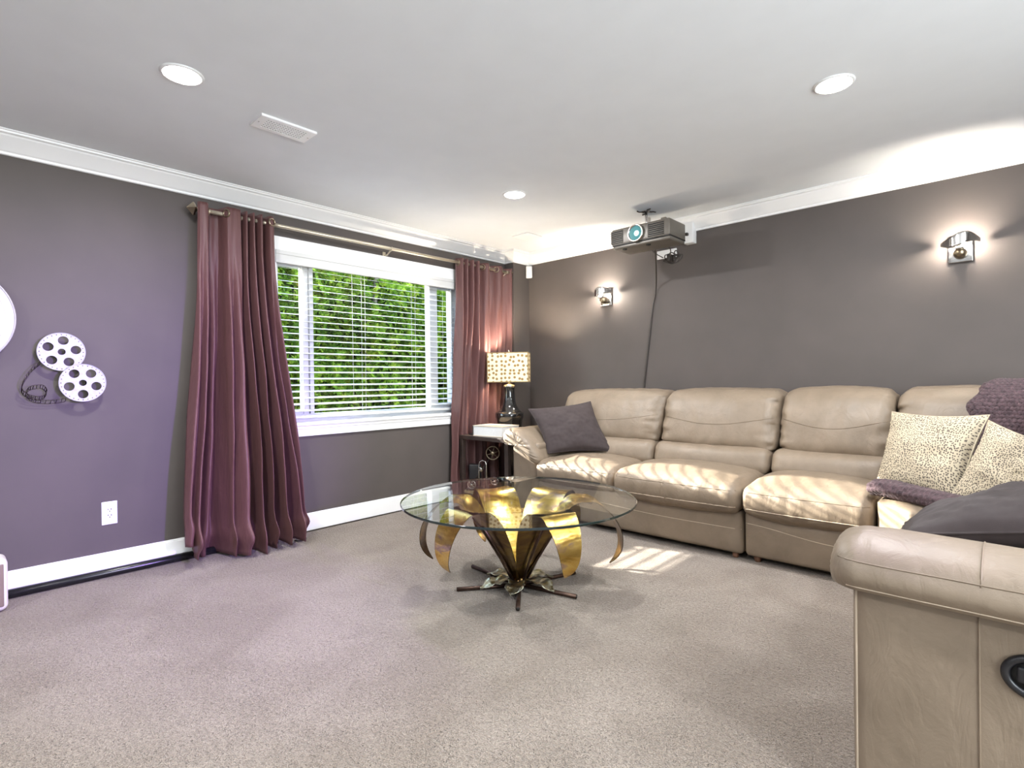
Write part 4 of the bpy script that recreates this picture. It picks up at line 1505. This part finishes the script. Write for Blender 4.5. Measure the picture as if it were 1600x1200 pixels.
def throw():
    t = thing('knitted_throw', (3.95, -.5, .48), 'chunky plum knitted throw draped over the sofa corner and seat', 'throw')
    prof = smooth_path([Vector((0, -.16, .88)), Vector((0, -.18, .99)), Vector((0, -.26, 1.052)), Vector((0, -.36, 1.062)), Vector((0, -.46, 1.02)), Vector((0, -.545, .92)), Vector((0, -.60, .80)), Vector((0, -.64, .68)), Vector((0, -.68, .55))], 40)

    def fn(u, v):
        p = prof[min(int(round(v * (len(prof) - 1))), len(prof) - 1)]
        q = prof[min(int(round(v * (len(prof) - 1))) + 1, len(prof) - 1)] - prof[max(int(round(v * (len(prof) - 1))) - 1, 0)]
        nr = Vector((0, q.z, -q.y)).normalized()
        if nr.z < 0 and v < .5: nr = -nr
        if nr.y > 0 and v >= .5: nr = -nr
        left = 3.80 - .09 * sst(.30, .62, v) + .012 * math.sin(v * 40)
        x = left + (4.30 - left) * u
        e = sst(0, .05, u)
        hh = knit(.013, v * 150, x * 330) * e + .012 * N(x * 7, v * 9, 2.2) - .02 * (1 - e)
        return Vector((x, p.y, p.z)) + nr * hh
    nu, nv = 170, 320
    o = obj('draped_end', grid_surf(fn, nu, nv), M['knit'], t)
    md = o.modifiers.new('thick', 'SOLIDIFY'); md.thickness = .012; md.offset = -1
    path = smooth_path([(3.335, -.93, .525), (3.42, -.985, .535), (3.52, -1.06, .532), (3.62, -1.14, .530), (3.70, -1.20, .528), (3.78, -1.22, .528)], 16)
    V, Fc = [], []
    seg = 36
    for i, p in enumerate(path):
        s = i / (len(path) - 1)
        rw = .062 * (.55 + .45 * sst(0, .10, s)) * (1 + .12 * math.sin(9 * s)); rh = .040 * (.55 + .45 * sst(0, .1, s))
        d = (path[min(i + 1, len(path) - 1)] - path[max(i - 1, 0)]).normalized()
        sd = Vector((0, 0, 1)).cross(d)
        for k in range(seg):
            a = 2 * PI * k / seg
            bump = 1 + .22 * knit(1, a * 4 + s * 5, s * 150)
            V.append(p + sd * rw * math.cos(a) * bump + Vector((0, 0, 1)) * rh * math.sin(a) * bump)
    for i in range(len(path) - 1):
        for k in range(seg):
            a = i * seg + k; b = i * seg + (k + 1) % seg
            Fc.append((a, b, b + seg, a + seg))
    Fc.append(tuple(reversed(range(seg)))); Fc.append(tuple((len(path) - 1) * seg + k for k in range(seg)))
    obj('folded_end', (V, Fc), M['knit'], t)


throw()


# ------------------------------------------------------------------ frames added around the fill lights, and the blue spotlight
def fill_frame(name, vf_frame, vf_pane):  # bare frame on a closed wall, made up to go with a fill light
    w = bpy.data.objects.new(name, None)
    C.objects.link(w)
    WL[w] = Vector((0, 0, 0))
    w['kind'] = 'structure'
    obj('window_frame', vf_frame, M['vinyl'], w, smooth=False)


fill_frame('rear_fill_frame', merge(box(1.62, 1.70, YN, YN + .05, 0, 2.2), box(5.10, 5.18, YN, YN + .05, 0, 2.2), box(1.62, 5.18, YN, YN + .05, 2.12, 2.2)), None)
fill_frame('side_fill_frame', merge(box(XR - .05, XR, -4.80, -4.70, .52, 2.18), box(XR - .05, XR, -2.10, -2.0, .52, 2.18), box(XR - .05, XR, -4.8, -2.0, 2.10, 2.18), box(XR - .05, XR, -4.8, -2.0, .52, .60)), None)


def blue_spot():
    L = Vector((5.9, -2.7, 1.6)); A = Vector((0, -3.50, .62))
    t = thing('stage_spotlight', (L.x, L.y, 0), 'blue spotlight on a stand at the far right of the room, outside the picture', 'spotlight')
    d = (A - L).normalized()
    obj('stand', merge(tube([(L.x, L.y, .25), (L.x, L.y, L.z - .06)], .012, 10), *[tube([(L.x, L.y, .3), (L.x + .25 * math.cos(a), L.y + .25 * math.sin(a), .01)], .010, 8) for a in (.3, 2.4, 4.5)]), M['black_plastic'], t)
    obj('lamp_head', tube([L - d * .16, L - d * .02, L - d * .01], [.05, .075, .078], 24), M['black_plastic'], t)
    ld = bpy.data.lights.new('blue_beam', 'SPOT')
    ld.energy = SPOT_W; ld.color = (.34, .12, 1.0); ld.spot_size = math.radians(34); ld.spot_blend = 1.0; ld.shadow_soft_size = .05
    lo = bpy.data.objects.new('blue_beam', ld)
    C.objects.link(lo); lo.parent = t
    lo.location = L + d * .02 - WL[t]
    lo.rotation_euler = d.to_track_quat('-Z', 'Y').to_euler()


blue_spot()
